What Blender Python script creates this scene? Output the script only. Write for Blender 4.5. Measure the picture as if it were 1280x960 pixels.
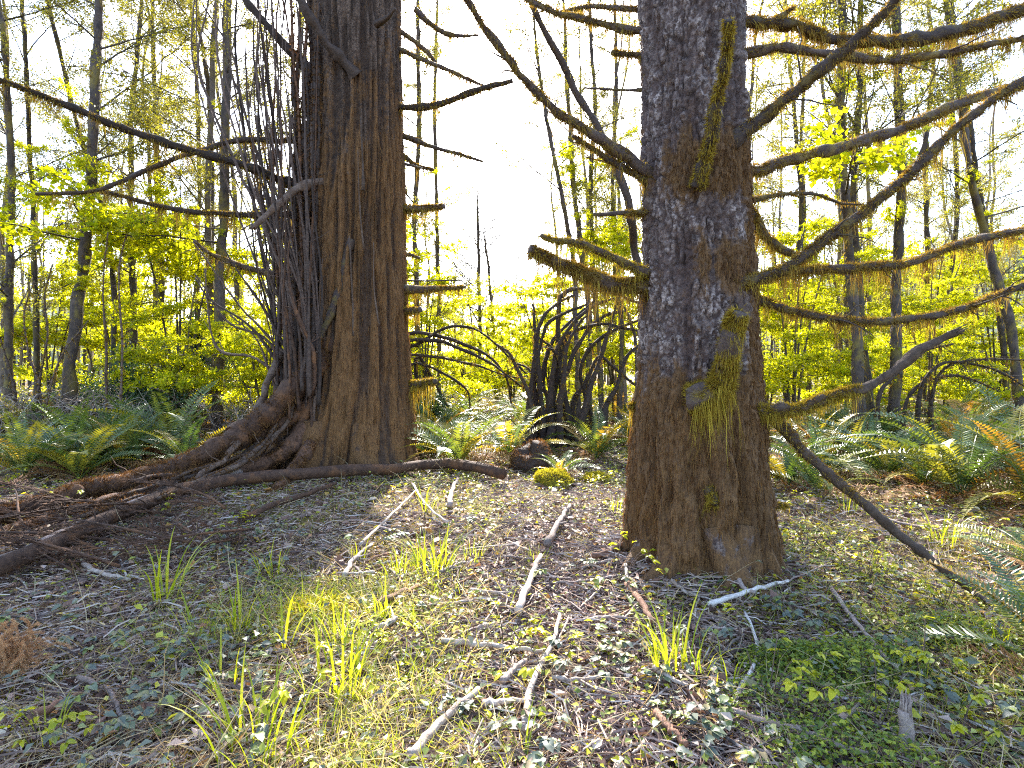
import bpy, math, random
import numpy as np
from mathutils import Vector, Matrix

# ------------------------------------------------------------------ camera, sky, sun, exposure
SC = bpy.context.scene
for o in list(bpy.data.objects):
    bpy.data.objects.remove(o)
F, HZ, CAMZ = 720.0, 465.0, 1.5          # focal length and horizon row in photo pixels, eye height in metres
cam_d = bpy.data.cameras.new('camera')
cam = bpy.data.objects.new('camera', cam_d)
SC.collection.objects.link(cam)
cam.location = (0, 0, CAMZ)
cam.rotation_euler = (math.radians(90), 0, 0)
cam_d.sensor_width = 36.0
cam_d.lens = 36.0 * F / 1280.0
cam_d.shift_y = -(480.0 - HZ) / 1280.0
cam_d.clip_start = 0.05
cam_d.clip_end = 2000
SC.camera = cam

SUN_EL, SUN_AZ = math.radians(38), math.radians(-2.5)
world = bpy.data.worlds.new('World')
SC.world = world
world.use_nodes = True
wn = world.node_tree
sky = wn.nodes.new('ShaderNodeTexSky')
sky.sky_type = 'NISHITA'
sky.sun_disc = False
sky.sun_elevation = SUN_EL
sky.sun_rotation = SUN_AZ
sky.air_density = 1.0
sky.dust_density = 1.5
sky.ozone_density = 1.0
wn.links.new(sky.outputs[0], wn.nodes['Background'].inputs[0])
wn.nodes['Background'].inputs[1].default_value = 0.15
sun_d = bpy.data.lights.new('sun', 'SUN')
sun_d.energy = 5.0
sun_d.angle = math.radians(0.8)
sun_d.color = (1.0, 0.955, 0.885)
sun = bpy.data.objects.new('sun', sun_d)
SC.collection.objects.link(sun)
sun.rotation_euler = Vector((-math.sin(SUN_AZ) * math.cos(SUN_EL), -math.cos(SUN_AZ) * math.cos(SUN_EL),
                             -math.sin(SUN_EL))).to_track_quat('-Z', 'Y').to_euler()
SC.view_settings.view_transform = 'Standard'
SC.view_settings.look = 'None'
SC.view_settings.gamma = 1.0
SC.view_settings.use_curve_mapping = False
SC.view_settings.exposure = 2.6
SC.cycles.max_bounces = 6
SC.cycles.diffuse_bounces = 3
SC.cycles.glossy_bounces = 2
SC.cycles.transmission_bounces = 4
SC.cycles.transparent_max_bounces = 4
SC.cycles.caustics_reflective = False
SC.cycles.caustics_refractive = False
SC.cycles.use_denoising = False
SC.cycles.pixel_filter_type = 'BLACKMAN_HARRIS'
SC.cycles.filter_width = 1.15
try:
    SC.cycles.denoiser = 'OPENIMAGEDENOISE'
except Exception:
    pass

# ------------------------------------------------------------------ helpers
rng = np.random.default_rng(7)
random.seed(7)
PI = math.pi


def U(a, b, n=None):
    return rng.uniform(a, b, n) if n is not None else float(rng.uniform(a, b))


def px(x, y, d):
    """photo pixel at a known distance d along the view axis -> world point"""
    return np.array([(x - 640.0) / F * d, d, CAMZ - (y - HZ) / F * d])


def dist_ground(y, z=0.0):
    return (CAMZ - z) * F / (y - HZ)


def h2(i, j, s):
    n = (i.astype(np.int64) * 374761393 + j.astype(np.int64) * 668265263 + s * 974634777) & 0x7fffffff
    n = ((n ^ (n >> 13)) * 1274126177) & 0x7fffffff
    n = ((n ^ (n >> 16)) * 1103515245 + 12345) & 0x7fffffff
    return (n >> 7 & 0xffff) / 65535.0


def vnoise(x, y, s=0, wrap=0):
    xi, yi = np.floor(x), np.floor(y)
    fx, fy = x - xi, y - yi
    fx = fx * fx * (3 - 2 * fx)
    fy = fy * fy * (3 - 2 * fy)
    xa, xb = xi, xi + 1
    if wrap:
        xa, xb = xa % wrap, xb % wrap
    a, b = h2(xa, yi, s), h2(xb, yi, s)
    c, d = h2(xa, yi + 1, s), h2(xb, yi + 1, s)
    return (a * (1 - fx) + b * fx) * (1 - fy) + (c * (1 - fx) + d * fx) * fy


def fbm(x, y, s=0, o=4, wrap=0):
    t = np.zeros_like(x)
    a, w = 0.5, 0.0
    for k in range(o):
        t += a * vnoise(x * 2 ** k, y * 2 ** k, s + k, wrap * 2 ** k)
        w += a
        a *= 0.5
    return t / w


def worley(x, y, s, wrap):
    xi, yi = np.floor(x), np.floor(y)
    f1 = np.full(x.shape, 9.0)
    f2 = np.full(x.shape, 9.0)
    idc = np.zeros(x.shape)
    for dx in (-1, 0, 1):
        for dy in (-1, 0, 1):
            cx, cy = xi + dx, yi + dy
            wx = cx % wrap if wrap else cx
            jx = cx + 0.1 + 0.8 * h2(wx, cy, s)
            jy = cy + 0.1 + 0.8 * h2(wx, cy, s + 5)
            d = np.hypot(x - jx, y - jy)
            near = d < f1
            f2 = np.where(near, f1, np.minimum(f2, d))
            idc = np.where(near, h2(wx, cy, s + 9), idc)
            f1 = np.where(near, d, f1)
    return f1, f2, idc


def sm(a, b, x):
    t = np.clip((x - a) / (b - a), 0, 1)
    return t * t * (3 - 2 * t)


def gz(x, y):
    x = np.asarray(x, float)
    y = np.asarray(y, float)
    r = np.hypot(x, y)
    z = 0.10 * (fbm(x * 0.5 + 9, y * 0.5 + 3, 3, 3) - 0.5) + 0.035 * (fbm(x * 3 + 50, y * 3 + 50, 11, 3) - 0.5)
    z += 0.15 * np.exp(-((x - 1.44) ** 2 + (y - 4.45) ** 2) / 0.42) + 0.05 * np.exp(-((np.hypot(x - 1.44, y - 4.45) - 0.55) / 0.10) ** 2) * fbm(x * 5, y * 5, 17, 2)
    z += 0.14 * np.exp(-((x + 2.6) ** 2 + (y - 8.9) ** 2) / 2.5)
    z += 0.12 * np.exp(-((x + 3.4) ** 2 + (y - 6.2) ** 2) / 2.0)
    z += 0.6 * (fbm(x * 0.06 + 5, y * 0.06, 21, 2) - 0.5) * sm(14, 40, r)
    return z


def P(x, y, up=0.0):
    """ground point under a photo pixel"""
    d = dist_ground(y)
    for _ in range(3):
        X = (x - 640.0) / F * d
        d = dist_ground(y, float(gz(X, d)) + up)
    X = (x - 640.0) / F * d
    return np.array([X, d, float(gz(X, d)) + up])


def new_mesh(name, V, faces, mats, mi=None, smooth=True, attrs=None):
    me = bpy.data.meshes.new(name)
    V = np.ascontiguousarray(V, np.float32)
    me.vertices.add(len(V))
    me.vertices.foreach_set('co', V.ravel())
    faces = [np.asarray(f, np.int32) for f in faces if len(f)]
    li = np.concatenate([f.ravel() for f in faces])
    lt = np.concatenate([np.full(len(f), f.shape[1], np.int32) for f in faces])
    ls = np.concatenate([[0], np.cumsum(lt)[:-1]]).astype(np.int32)
    me.loops.add(len(li))
    me.loops.foreach_set('vertex_index', li)
    me.polygons.add(len(lt))
    me.polygons.foreach_set('loop_start', ls)
    me.polygons.foreach_set('loop_total', lt)
    for m in (mats if isinstance(mats, (list, tuple)) else [mats]):
        me.materials.append(m)
    if mi is not None:
        me.polygons.foreach_set('material_index', np.asarray(mi, np.int32))
    me.polygons.foreach_set('use_smooth', np.full(len(lt), bool(smooth)))
    for k, a in (attrs or {}).items():
        at = me.attributes.new(k, 'FLOAT', 'POINT')
        at.data.foreach_set('value', np.ascontiguousarray(a, np.float32))
    me.update(calc_edges=True)
    return me


class MB:
    def __init__(s):
        s.v, s.q, s.t, s.n = [], [], [], 0

    def add(s, V, Q=None, T=None):
        s.v.append(np.asarray(V, float))
        if Q is not None and len(Q):
            s.q.append(np.asarray(Q) + s.n)
        if T is not None and len(T):
            s.t.append(np.asarray(T) + s.n)
        s.n += len(V)

    def mesh(s, name, mat, smooth=True, attrs=None):
        fs = []
        if s.q:
            fs.append(np.concatenate(s.q))
        if s.t:
            fs.append(np.concatenate(s.t))
        return new_mesh(name, np.concatenate(s.v), fs, mat, None, smooth, attrs)


def obj(name, me, parent=None, loc=None, rot=None, sc=None, kind=None):
    o = bpy.data.objects.new(name, me)
    SC.collection.objects.link(o)
    if parent is not None:
        o.parent = parent
    if loc is not None:
        o.location = loc
    if rot is not None:
        o.rotation_euler = rot
    if sc is not None:
        o.scale = (sc, sc, sc) if np.isscalar(sc) else sc
    if kind:
        o['kind'] = kind
    return o


def tag(o, label, cat, group=None):
    o['label'] = label
    o['category'] = cat
    if group:
        o['group'] = group
    return o


def thing(name, label, cat, loc=(0, 0, 0), rz=0.0, group=None, sc=1.0):
    o = obj(name, None, None, tuple(float(c) for c in loc), (0, 0, rz), sc)
    o.empty_display_size = 0.1
    return tag(o, label, cat, group)


def cr(pts, n):
    p = np.asarray(pts, float)
    if len(p) == 2:
        t = np.linspace(0, 1, n)[:, None]
        return p[0] * (1 - t) + p[1] * t
    e = np.vstack([2 * p[0] - p[1], p, 2 * p[-1] - p[-2]])
    seg = np.hypot.reduce(np.diff(p, axis=0), axis=1) if p.shape[1] == 2 else np.linalg.norm(np.diff(p, axis=0), axis=1)
    cum = np.concatenate([[0], np.cumsum(seg)])
    s = np.linspace(0, cum[-1] * 0.99999, n)
    i = np.clip(np.searchsorted(cum, s, 'right') - 1, 0, len(p) - 2)
    t = ((s - cum[i]) / np.maximum(seg[i], 1e-9))[:, None]
    a, b, c, d = e[i], e[i + 1], e[i + 2], e[i + 3]
    return 0.5 * ((2 * b) + (c - a) * t + (2 * a - 5 * b + 4 * c - d) * t ** 2 + (3 * b - a - 3 * c + d) * t ** 3)


def frames(pts):
    t = np.gradient(pts, axis=0)
    t /= np.maximum(np.linalg.norm(t, axis=1), 1e-9)[:, None]
    n = np.zeros_like(pts)
    a = np.array([0, 0, 1.0]) if abs(t[0, 2]) < 0.9 else np.array([1.0, 0, 0])
    v = a - t[0] * a.dot(t[0])
    n[0] = v / np.linalg.norm(v)
    for k in range(1, len(pts)):
        v = n[k - 1] - t[k] * n[k - 1].dot(t[k])
        n[k] = v / max(np.linalg.norm(v), 1e-9)
    return t, n, np.cross(t, n)


def tube(pts, rad, sides=8, rough=0.0, seed=0):
    """closed tapered tube -> V, Q, T"""
    pts = np.asarray(pts, float)
    rad = np.broadcast_to(np.asarray(rad, float), (len(pts),))
    t, n, b = frames(pts)
    k = len(pts)
    a = np.linspace(0, 2 * PI, sides, endpoint=False)
    rr = np.repeat(rad[:, None], sides, 1)
    if rough:
        L = np.concatenate([[0], np.cumsum(np.linalg.norm(np.diff(pts, axis=0), axis=1))])
        ss, aa = np.meshgrid(L, np.arange(sides) * 6.0 / sides, indexing='ij')
        rr = rr * (1 + rough * 2 * (fbm(aa, ss / (4 * rad.mean() + 1e-6), seed, 3, 6) - 0.5))
    V = pts[:, None, :] + rr[:, :, None] * (np.cos(a)[None, :, None] * n[:, None, :] + np.sin(a)[None, :, None] * b[:, None, :])
    V = V.reshape(-1, 3)
    i = np.arange(k - 1)[:, None] * sides
    j = np.arange(sides)[None, :]
    j2 = (j + 1) % sides
    Q = np.stack([i + j, i + j2, i + sides + j2, i + sides + j], -1).reshape(-1, 4)
    V = np.vstack([V, pts[0], pts[-1]])
    jj = np.arange(sides)
    T = np.vstack([np.stack([np.full(sides, k * sides), (jj + 1) % sides, jj], -1),
                   np.stack([np.full(sides, k * sides + 1), (k - 1) * sides + jj, (k - 1) * sides + (jj + 1) % sides], -1)])
    return V, Q, T


def unit(v):
    return v / np.maximum(np.linalg.norm(v, axis=-1, keepdims=True), 1e-9)


def leaves(Pt, D, N, L, W, fold=0.25):
    """kite leaves: base points, directions, normals, lengths, widths -> V, T"""
    n = len(Pt)
    D = unit(D)
    S = unit(np.cross(D, N))
    N = np.cross(S, D)
    L = np.broadcast_to(L, (n,))[:, None]
    W = np.broadcast_to(W, (n,))[:, None]
    fd = np.broadcast_to(fold, (n,))[:, None]
    m = Pt + D * L * 0.42
    V = np.stack([Pt, m + S * W * 0.5 + N * W * fd, Pt + D * L - N * L * 0.08, m - S * W * 0.5 + N * W * fd], 1).reshape(-1, 3)
    b = np.arange(n)[:, None] * 4
    T = np.concatenate([b + np.array([0, 1, 2]), b + np.array([0, 2, 3])])
    return V, T


def strands(R, D0, L, W, droop=1.0, jit=0.25):
    """thin hanging ribbons: roots, first directions, lengths, widths -> V, Q, T"""
    n = len(R)
    L = np.broadcast_to(L, (n,))[:, None]
    W = np.broadcast_to(W, (n,))[:, None]
    g = np.array([0, 0, -1.0])
    d = unit(D0)
    side = unit(np.cross(d + rng.normal(0, 0.4, (n, 3)), rng.normal(0, 1, (n, 3))))
    p0 = R
    d1 = unit(d + g * droop * 0.8 + rng.normal(0, jit, (n, 3)))
    p1 = p0 + (d * 0.4 + d1 * 0.6) * L * 0.33
    d2 = unit(d1 + g * droop + rng.normal(0, jit, (n, 3)))
    p2 = p1 + d2 * L * 0.33
    p3 = p2 + unit(d2 + g * droop + rng.normal(0, jit, (n, 3))) * L * 0.34
    V = np.stack([p0 - side * W, p0 + side * W, p1 - side * W * 0.9, p1 + side * W * 0.9, p2 - side * W * 0.6, p2 + side * W * 0.6, p3], 1).reshape(-1, 3)
    b = np.arange(n)[:, None] * 7
    Q = np.concatenate([b + np.array([0, 1, 3, 2]), b + np.array([2, 3, 5, 4])])
    return V, Q, b + np.array([4, 5, 6])


def spikes(R, D, L, W):
    """single-triangle shoots"""
    n = len(R)
    L = np.broadcast_to(L, (n,))[:, None]
    W = np.broadcast_to(W, (n,))[:, None]
    D = unit(D)
    S = unit(np.cross(D, rng.normal(0, 1, (n, 3))))
    V = np.stack([R - S * W, R + S * W, R + D * L], 1).reshape(-1, 3)
    return V, None, np.arange(n)[:, None] * 3 + np.array([0, 1, 2])


def splinters(c, t, r, n=7):
    """torn fibres at a broken end"""
    mb = MB()
    for k in range(n):
        a = unit(np.cross(t, rng.normal(0, 1, 3)))
        b = c + a * r * U(0.2, 0.8) - t * r * 0.6
        mb.add(*tube(np.array([b, b + t * r * U(1.0, 2.2), b + t * r * U(2.4, 4.5) + a * r * U(-0.1, 0.5)]), [r * 0.35, r * 0.25, r * 0.04], 4))
    return np.concatenate(mb.v), np.concatenate(mb.q), np.concatenate(mb.t)


# ------------------------------------------------------------------ materials
def mat(name):
    m = bpy.data.materials.new(name)
    m.use_nodes = True
    nt = m.node_tree
    return m, nt, nt.nodes['Principled BSDF'], nt.nodes['Material Output']


def nd(nt, typ, **kw):
    n = nt.nodes.new(typ)
    for k, v in kw.items():
        if k.startswith('i_'):
            n.inputs[k[2:].replace('_', ' ')].default_value = v
        else:
            setattr(n, k, v)
    return n


def ramp(nt, fac, stops):
    r = nt.nodes.new('ShaderNodeValToRGB')
    e = r.color_ramp.elements
    while len(e) < len(stops):
        e.new(0.5)
    for k, (p, c) in enumerate(stops):
        e[k].position = p
        e[k].color = (*c, 1)
    nt.links.new(fac, r.inputs[0])
    return r.outputs[0]


def coord(nt, scale=(1, 1, 1), kind='Object'):
    tc = nt.nodes.new('ShaderNodeTexCoord')
    mp = nt.nodes.new('ShaderNodeMapping')
    mp.inputs['Scale'].default_value = scale
    nt.links.new(tc.outputs[kind], mp.inputs['Vector'])
    return mp.outputs[0]


def noise(nt, vec, scale, detail=4, rough=0.6):
    n = nd(nt, 'ShaderNodeTexNoise', i_Scale=scale, i_Detail=detail, i_Roughness=rough)
    nt.links.new(vec, n.inputs['Vector'])
    return n.outputs['Fac']


def mixc(nt, fac, a, b, typ='MIX'):
    m = nt.nodes.new('ShaderNodeMix')
    m.data_type = 'RGBA'
    m.blend_type = typ
    for s, v in ((0, fac), (6, a), (7, b)):
        if hasattr(v, 'is_linked'):
            nt.links.new(v, m.inputs[s])
        else:
            m.inputs[s].default_value = v if s == 0 else (*v, 1)
    return m.outputs[2]


def bump(nt, bs, h, strength=0.6, dist=0.02):
    b = nd(nt, 'ShaderNodeBump', i_Strength=strength, i_Distance=dist)
    nt.links.new(h, b.inputs['Height'])
    nt.links.new(b.outputs[0], bs.inputs['Normal'])


def leaf_mat(name, stops, trans=0.5, tint=(1.25, 1.15, 0.45), rough=0.45, spec=0.4, per_object=False):
    m, nt, bs, out = mat(name)
    if per_object:
        f = nt.nodes.new('ShaderNodeObjectInfo').outputs['Random']
    else:
        f = nt.nodes.new('ShaderNodeNewGeometry').outputs['Random Per Island']
    c = ramp(nt, f, stops)
    nt.links.new(c, bs.inputs['Base Color'])
    bs.inputs['Roughness'].default_value = rough
    bs.inputs['Specular IOR Level'].default_value = spec
    if trans > 0:
        tr = nt.nodes.new('ShaderNodeBsdfTranslucent')
        nt.links.new(mixc(nt, 1.0, c, tint, 'MULTIPLY'), tr.inputs[0])
        mx = nt.nodes.new('ShaderNodeMixShader')
        mx.inputs[0].default_value = trans
        nt.links.new(bs.outputs[0], mx.inputs[1])
        nt.links.new(tr.outputs[0], mx.inputs[2])
        nt.links.new(mx.outputs[0], out.inputs[0])
    return m


def attr(nt, name):
    a = nt.nodes.new('ShaderNodeAttribute')
    a.attribute_name = name
    return a.outputs['Fac']


def bark_mat(name, deep, mid, pale, moss_a, moss_b, ridge_moss=False):
    m, nt, bs, out = mat(name)
    v = coord(nt)
    vs = coord(nt, (1, 1, 0.12))
    n1 = noise(nt, v, 14, 5, 0.65)
    n2 = noise(nt, vs, 60, 5, 0.7)
    base = mixc(nt, ramp(nt, n1, [(0.35, (0, 0, 0)), (0.7, (1, 1, 1))]), deep, mid)
    plate = attr(nt, 'plate')
    pl = nd(nt, 'ShaderNodeMath', operation='MULTIPLY')
    nt.links.new(plate, pl.inputs[0])
    nt.links.new(ramp(nt, noise(nt, v, 38, 4, 0.7), [(0.43, (0, 0, 0)), (0.60, (1, 1, 1))]), pl.inputs[1])
    base = mixc(nt, pl.outputs[0], base, pale)
    mo = mixc(nt, ramp(nt, n2, [(0.3, (0, 0, 0)), (0.72, (1, 1, 1))]), moss_a, moss_b)
    mm = nd(nt, 'ShaderNodeMath', operation='MULTIPLY_ADD')
    nt.links.new(n1, mm.inputs[0])
    mm.inputs[1].default_value = 1.2
    sub = nd(nt, 'ShaderNodeMath', operation='SUBTRACT', use_clamp=False)
    nt.links.new(attr(nt, 'moss'), sub.inputs[0])
    sub.inputs[1].default_value = 0.62
    nt.links.new(sub.outputs[0], mm.inputs[2])
    mf = ramp(nt, mm.outputs[0], [(0.42, (0, 0, 0)), (0.66, (1, 1, 1))])
    if ridge_moss:                                   # moss sits on the ridges
        mr = nd(nt, 'ShaderNodeMath', operation='MULTIPLY')
        nt.links.new(mf, mr.inputs[0])
        nt.links.new(ramp(nt, plate, [(0.0, (0.12, 0.12, 0.12)), (0.45, (1, 1, 1))]), mr.inputs[1])
        mf = mr.outputs[0]
    base = mixc(nt, mf, base, mo)
    nt.links.new(base, bs.inputs['Base Color'])
    bs.inputs['Roughness'].default_value = 0.75
    bs.inputs['Specular IOR Level'].default_value = 0.35
    ad = nd(nt, 'ShaderNodeMath', operation='ADD')
    nt.links.new(n2, ad.inputs[0])
    nt.links.new(noise(nt, v, 70, 4, 0.7), ad.inputs[1])
    bump(nt, bs, ad.outputs[0], 1.0, 0.03 if ridge_moss else 0.016)
    return m


def wood_mat(name, a, b, c=None, scale=25, stretch=(1, 1, 1), rough=0.8, per_object=True):
    """dead wood or twig bark; shade varies from stick to stick"""
    m, nt, bs, out = mat(name)
    v = coord(nt, stretch)
    col = mixc(nt, ramp(nt, noise(nt, v, scale, 5, 0.7), [(0.3, (0, 0, 0)), (0.7, (1, 1, 1))]), a, b)
    if c is not None:
        col = mixc(nt, ramp(nt, noise(nt, v, scale * 0.35, 3), [(0.5, (0, 0, 0)), (0.62, (1, 1, 1))]), col, c)
    if per_object:
        r = nt.nodes.new('ShaderNodeObjectInfo').outputs['Random']
        col = mixc(nt, 1.0, col, ramp(nt, r, [(0, (0.6, 0.58, 0.58)), (1, (1.15, 1.1, 1.08))]), 'MULTIPLY')
    nt.links.new(col, bs.inputs['Base Color'])
    bs.inputs['Roughness'].default_value = rough
    bs.inputs['Specular IOR Level'].default_value = 0.3
    bump(nt, bs, noise(nt, v, scale * 3, 5, 0.75), 1.0, 0.012)
    return m


M = {}
M['bark_plates'] = bark_mat('scaly_bark', (0.034, 0.018, 0.015), (0.13, 0.080, 0.068), (0.42, 0.33, 0.30), (0.055, 0.026, 0.012), (0.21, 0.105, 0.036))
M['bark_fibre'] = bark_mat('fibrous_bark', (0.038, 0.021, 0.014), (0.095, 0.056, 0.036), (0.18, 0.115, 0.080), (0.075, 0.033, 0.012), (0.29, 0.140, 0.045), True)
M['branch'] = wood_mat('branch_bark', (0.040, 0.026, 0.022), (0.12, 0.085, 0.07), (0.16, 0.115, 0.04))
M['root'] = wood_mat('mossy_brown_bark', (0.040, 0.020, 0.013), (0.13, 0.070, 0.042), (0.16, 0.075, 0.034), 18)
M['dead_limb'] = wood_mat('weathered_dead_limb', (0.050, 0.031, 0.023), (0.18, 0.125, 0.092), (0.09, 0.055, 0.035), 22)
M['dark_branch'] = wood_mat('dark_branch_bark', (0.022, 0.015, 0.012), (0.075, 0.050, 0.038), None)
M['grey_wood'] = wood_mat('grey_dead_wood', (0.16, 0.12, 0.11), (0.42, 0.35, 0.31), (0.26, 0.19, 0.15))
M['pale_wood'] = wood_mat('pale_dead_wood', (0.30, 0.24, 0.20), (0.66, 0.57, 0.50), (0.36, 0.27, 0.21), 30)
M['birch'] = wood_mat('white_bark', (0.50, 0.46, 0.42), (0.80, 0.76, 0.72), (0.10, 0.08, 0.07), 22)
M['red_wood'] = wood_mat('reddish_dead_wood', (0.12, 0.055, 0.035), (0.30, 0.17, 0.11), None)
M['twig'] = wood_mat('twig_bark', (0.050, 0.031, 0.025), (0.17, 0.118, 0.092), None)
M['alder'] = wood_mat('alder_bark', (0.025, 0.019, 0.017), (0.11, 0.082, 0.068), (0.15, 0.115, 0.03), 9, (1, 1, 0.6))
M['alder_hazed'] = wood_mat('hazed_alder_bark', (0.075, 0.058, 0.050), (0.27, 0.215, 0.175), (0.20, 0.155, 0.05), 7, (1, 1, 0.6))  # far alder bark lightened, distance haze put into its colour
M['moss_hang'] = leaf_mat('hanging_moss', [(0, (0.085, 0.045, 0.014)), (0.35, (0.20, 0.115, 0.028)), (0.7, (0.33, 0.215, 0.040)), (1, (0.48, 0.36, 0.06))], 0.35, (1.2, 1.05, 0.6), 0.8, 0.1)
M['moss_gold'] = leaf_mat('golden_moss', [(0, (0.13, 0.075, 0.015)), (0.5, (0.30, 0.205, 0.03)), (1, (0.50, 0.38, 0.05))], 0.4, (1.2, 1.1, 0.5), 0.8, 0.1)
M['moss_brown'] = leaf_mat('brown_moss', [(0, (0.045, 0.021, 0.011)), (0.5, (0.12, 0.058, 0.023)), (1, (0.24, 0.128, 0.045))], 0.3, (1.2, 1.0, 0.7), 0.85, 0.1)
M['moss_green'] = leaf_mat('green_moss', [(0, (0.17, 0.13, 0.015)), (0.5, (0.38, 0.32, 0.025)), (1, (0.58, 0.50, 0.04))], 0.4, (1.1, 1.1, 0.5), 0.8, 0.1)
M['lime'] = leaf_mat('spring_maple_leaf', [(0, (0.20, 0.25, 0.012)), (0.5, (0.36, 0.39, 0.014)), (1, (0.54, 0.50, 0.018))], 0.68, (1.6, 1.50, 0.40))
M['alder_leaf'] = leaf_mat('young_alder_leaf', [(0, (0.11, 0.10, 0.05)), (0.5, (0.19, 0.19, 0.045)), (1, (0.32, 0.32, 0.03))], 0.5, (1.4, 1.25, 0.5))
M['ever'] = leaf_mat('evergreen_leaf', [(0, (0.018, 0.045, 0.022)), (0.6, (0.035, 0.075, 0.032)), (1, (0.085, 0.13, 0.035))], 0.25, (1.2, 1.2, 0.5), 0.35, 0.5)
M['fern'] = leaf_mat('fern_frond', [(0, (0.050, 0.095, 0.035)), (0.4, (0.095, 0.14, 0.035)), (0.7, (0.20, 0.20, 0.03)), (0.88, (0.34, 0.26, 0.03)), (1, (0.34, 0.17, 0.04))], 0.38, (1.5, 1.35, 0.45), 0.34, 0.6, True)
M['fern_dead'] = leaf_mat('dead_fern_frond', [(0, (0.14, 0.062, 0.020)), (0.5, (0.26, 0.13, 0.045)), (1, (0.36, 0.23, 0.11))], 0.35, (1.2, 1.0, 0.7), 0.7, 0.2, True)
M['grass'] = leaf_mat('grass_blade', [(0, (0.16, 0.23, 0.016)), (0.5, (0.28, 0.33, 0.018)), (1, (0.42, 0.42, 0.03))], 0.5, (1.35, 1.25, 0.45), 0.4, 0.4, True)
M['grass_fine'] = leaf_mat('fine_grass', [(0, (0.13, 0.19, 0.016)), (0.45, (0.27, 0.31, 0.02)), (0.62, (0.36, 0.30, 0.12)), (1, (0.52, 0.44, 0.27))], 0.45, (1.3, 1.2, 0.5), 0.5, 0.3)
M['dry_grass'] = leaf_mat('dry_grass', [(0, (0.17, 0.11, 0.055)), (0.5, (0.34, 0.25, 0.13)), (1, (0.56, 0.47, 0.30))], 0.4, (1.1, 1.05, 0.9), 0.6, 0.3)
M['bramble'] = leaf_mat('bramble_leaf', [(0, (0.065, 0.085, 0.070)), (0.35, (0.12, 0.14, 0.11)), (0.65, (0.15, 0.18, 0.085)), (0.85, (0.24, 0.28, 0.05)), (1, (0.16, 0.10, 0.09))], 0.25, (1.3, 1.2, 0.5), 0.50, 0.35, True)
M['cover'] = leaf_mat('ground_cover_leaf', [(0, (0.07, 0.10, 0.05)), (0.35, (0.15, 0.20, 0.035)), (0.65, (0.30, 0.32, 0.02)), (1, (0.46, 0.42, 0.025))], 0.42, (1.3, 1.2, 0.45), 0.42, 0.4)
M['small_green'] = leaf_mat('small_green_leaf', [(0, (0.060, 0.105, 0.020)), (0.5, (0.13, 0.19, 0.024)), (1, (0.32, 0.35, 0.03))], 0.4, (1.3, 1.2, 0.45), 0.4, 0.4)
M['yellow_leaf'] = leaf_mat('yellow_green_leaf', [(0, (0.26, 0.30, 0.012)), (0.5, (0.42, 0.42, 0.015)), (1, (0.58, 0.54, 0.03))], 0.5, (1.2, 1.15, 0.5), 0.4, 0.4, True)
M['litter'] = leaf_mat('leaf_litter', [(0, (0.038, 0.018, 0.014)), (0.35, (0.11, 0.055, 0.038)), (0.60, (0.23, 0.13, 0.095)), (0.76, (0.40, 0.29, 0.245)), (0.84, (0.42, 0.18, 0.05)), (0.92, (0.46, 0.32, 0.04)), (1, (0.60, 0.52, 0.46))], 0.15, (1, 1, 0.9), 0.6, 0.35)
M['needles'] = leaf_mat('needle_litter', [(0, (0.055, 0.027, 0.020)), (0.45, (0.16, 0.085, 0.060)), (0.75, (0.36, 0.235, 0.185)), (1, (0.62, 0.50, 0.42))], 0.1, (1, 1, 0.9), 0.65, 0.3)
M['dead_needles'] = leaf_mat('dead_needle_spray', [(0, (0.26, 0.13, 0.06)), (0.5, (0.46, 0.26, 0.13)), (1, (0.66, 0.43, 0.25))], 0.3, (1.1, 1, 0.8), 0.7, 0.2)
M['cane'] = leaf_mat('dry_cane', [(0, (0.10, 0.065, 0.055)), (0.5, (0.24, 0.175, 0.14)), (1, (0.44, 0.36, 0.30))], 0.0, (1, 1, 1), 0.75, 0.25)
M['brush'] = leaf_mat('brush_leaf', [(0, (0.15, 0.11, 0.075)), (0.3, (0.24, 0.19, 0.11)), (0.45, (0.16, 0.19, 0.03)), (1, (0.34, 0.35, 0.03))], 0.5, (1.4, 1.25, 0.5))
M['twig_pale'] = leaf_mat('broken_twig', [(0, (0.05, 0.030, 0.025)), (0.4, (0.16, 0.105, 0.085)), (0.75, (0.34, 0.255, 0.21)), (1, (0.56, 0.47, 0.40))], 0.0, (1, 1, 1), 0.7, 0.3)
M['bramble_mass'] = leaf_mat('bramble_leaf_mass', [(0, (0.060, 0.075, 0.060)), (0.35, (0.13, 0.15, 0.115)), (0.6, (0.21, 0.22, 0.16)), (0.72, (0.26, 0.29, 0.06)), (0.84, (0.40, 0.39, 0.03)), (0.90, (0.20, 0.11, 0.09)), (1, (0.42, 0.36, 0.32))], 0.3, (1.3, 1.2, 0.5), 0.45, 0.4)
M['moss_scrap'] = leaf_mat('moss_scrap', [(0, (0.20, 0.085, 0.02)), (0.5, (0.40, 0.21, 0.03)), (1, (0.55, 0.40, 0.04))], 0.3, (1.2, 1.1, 0.6), 0.8, 0.1)
M['cone'] = wood_mat('cone_scale', (0.06, 0.035, 0.025), (0.16, 0.10, 0.075), None, 40)


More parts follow.
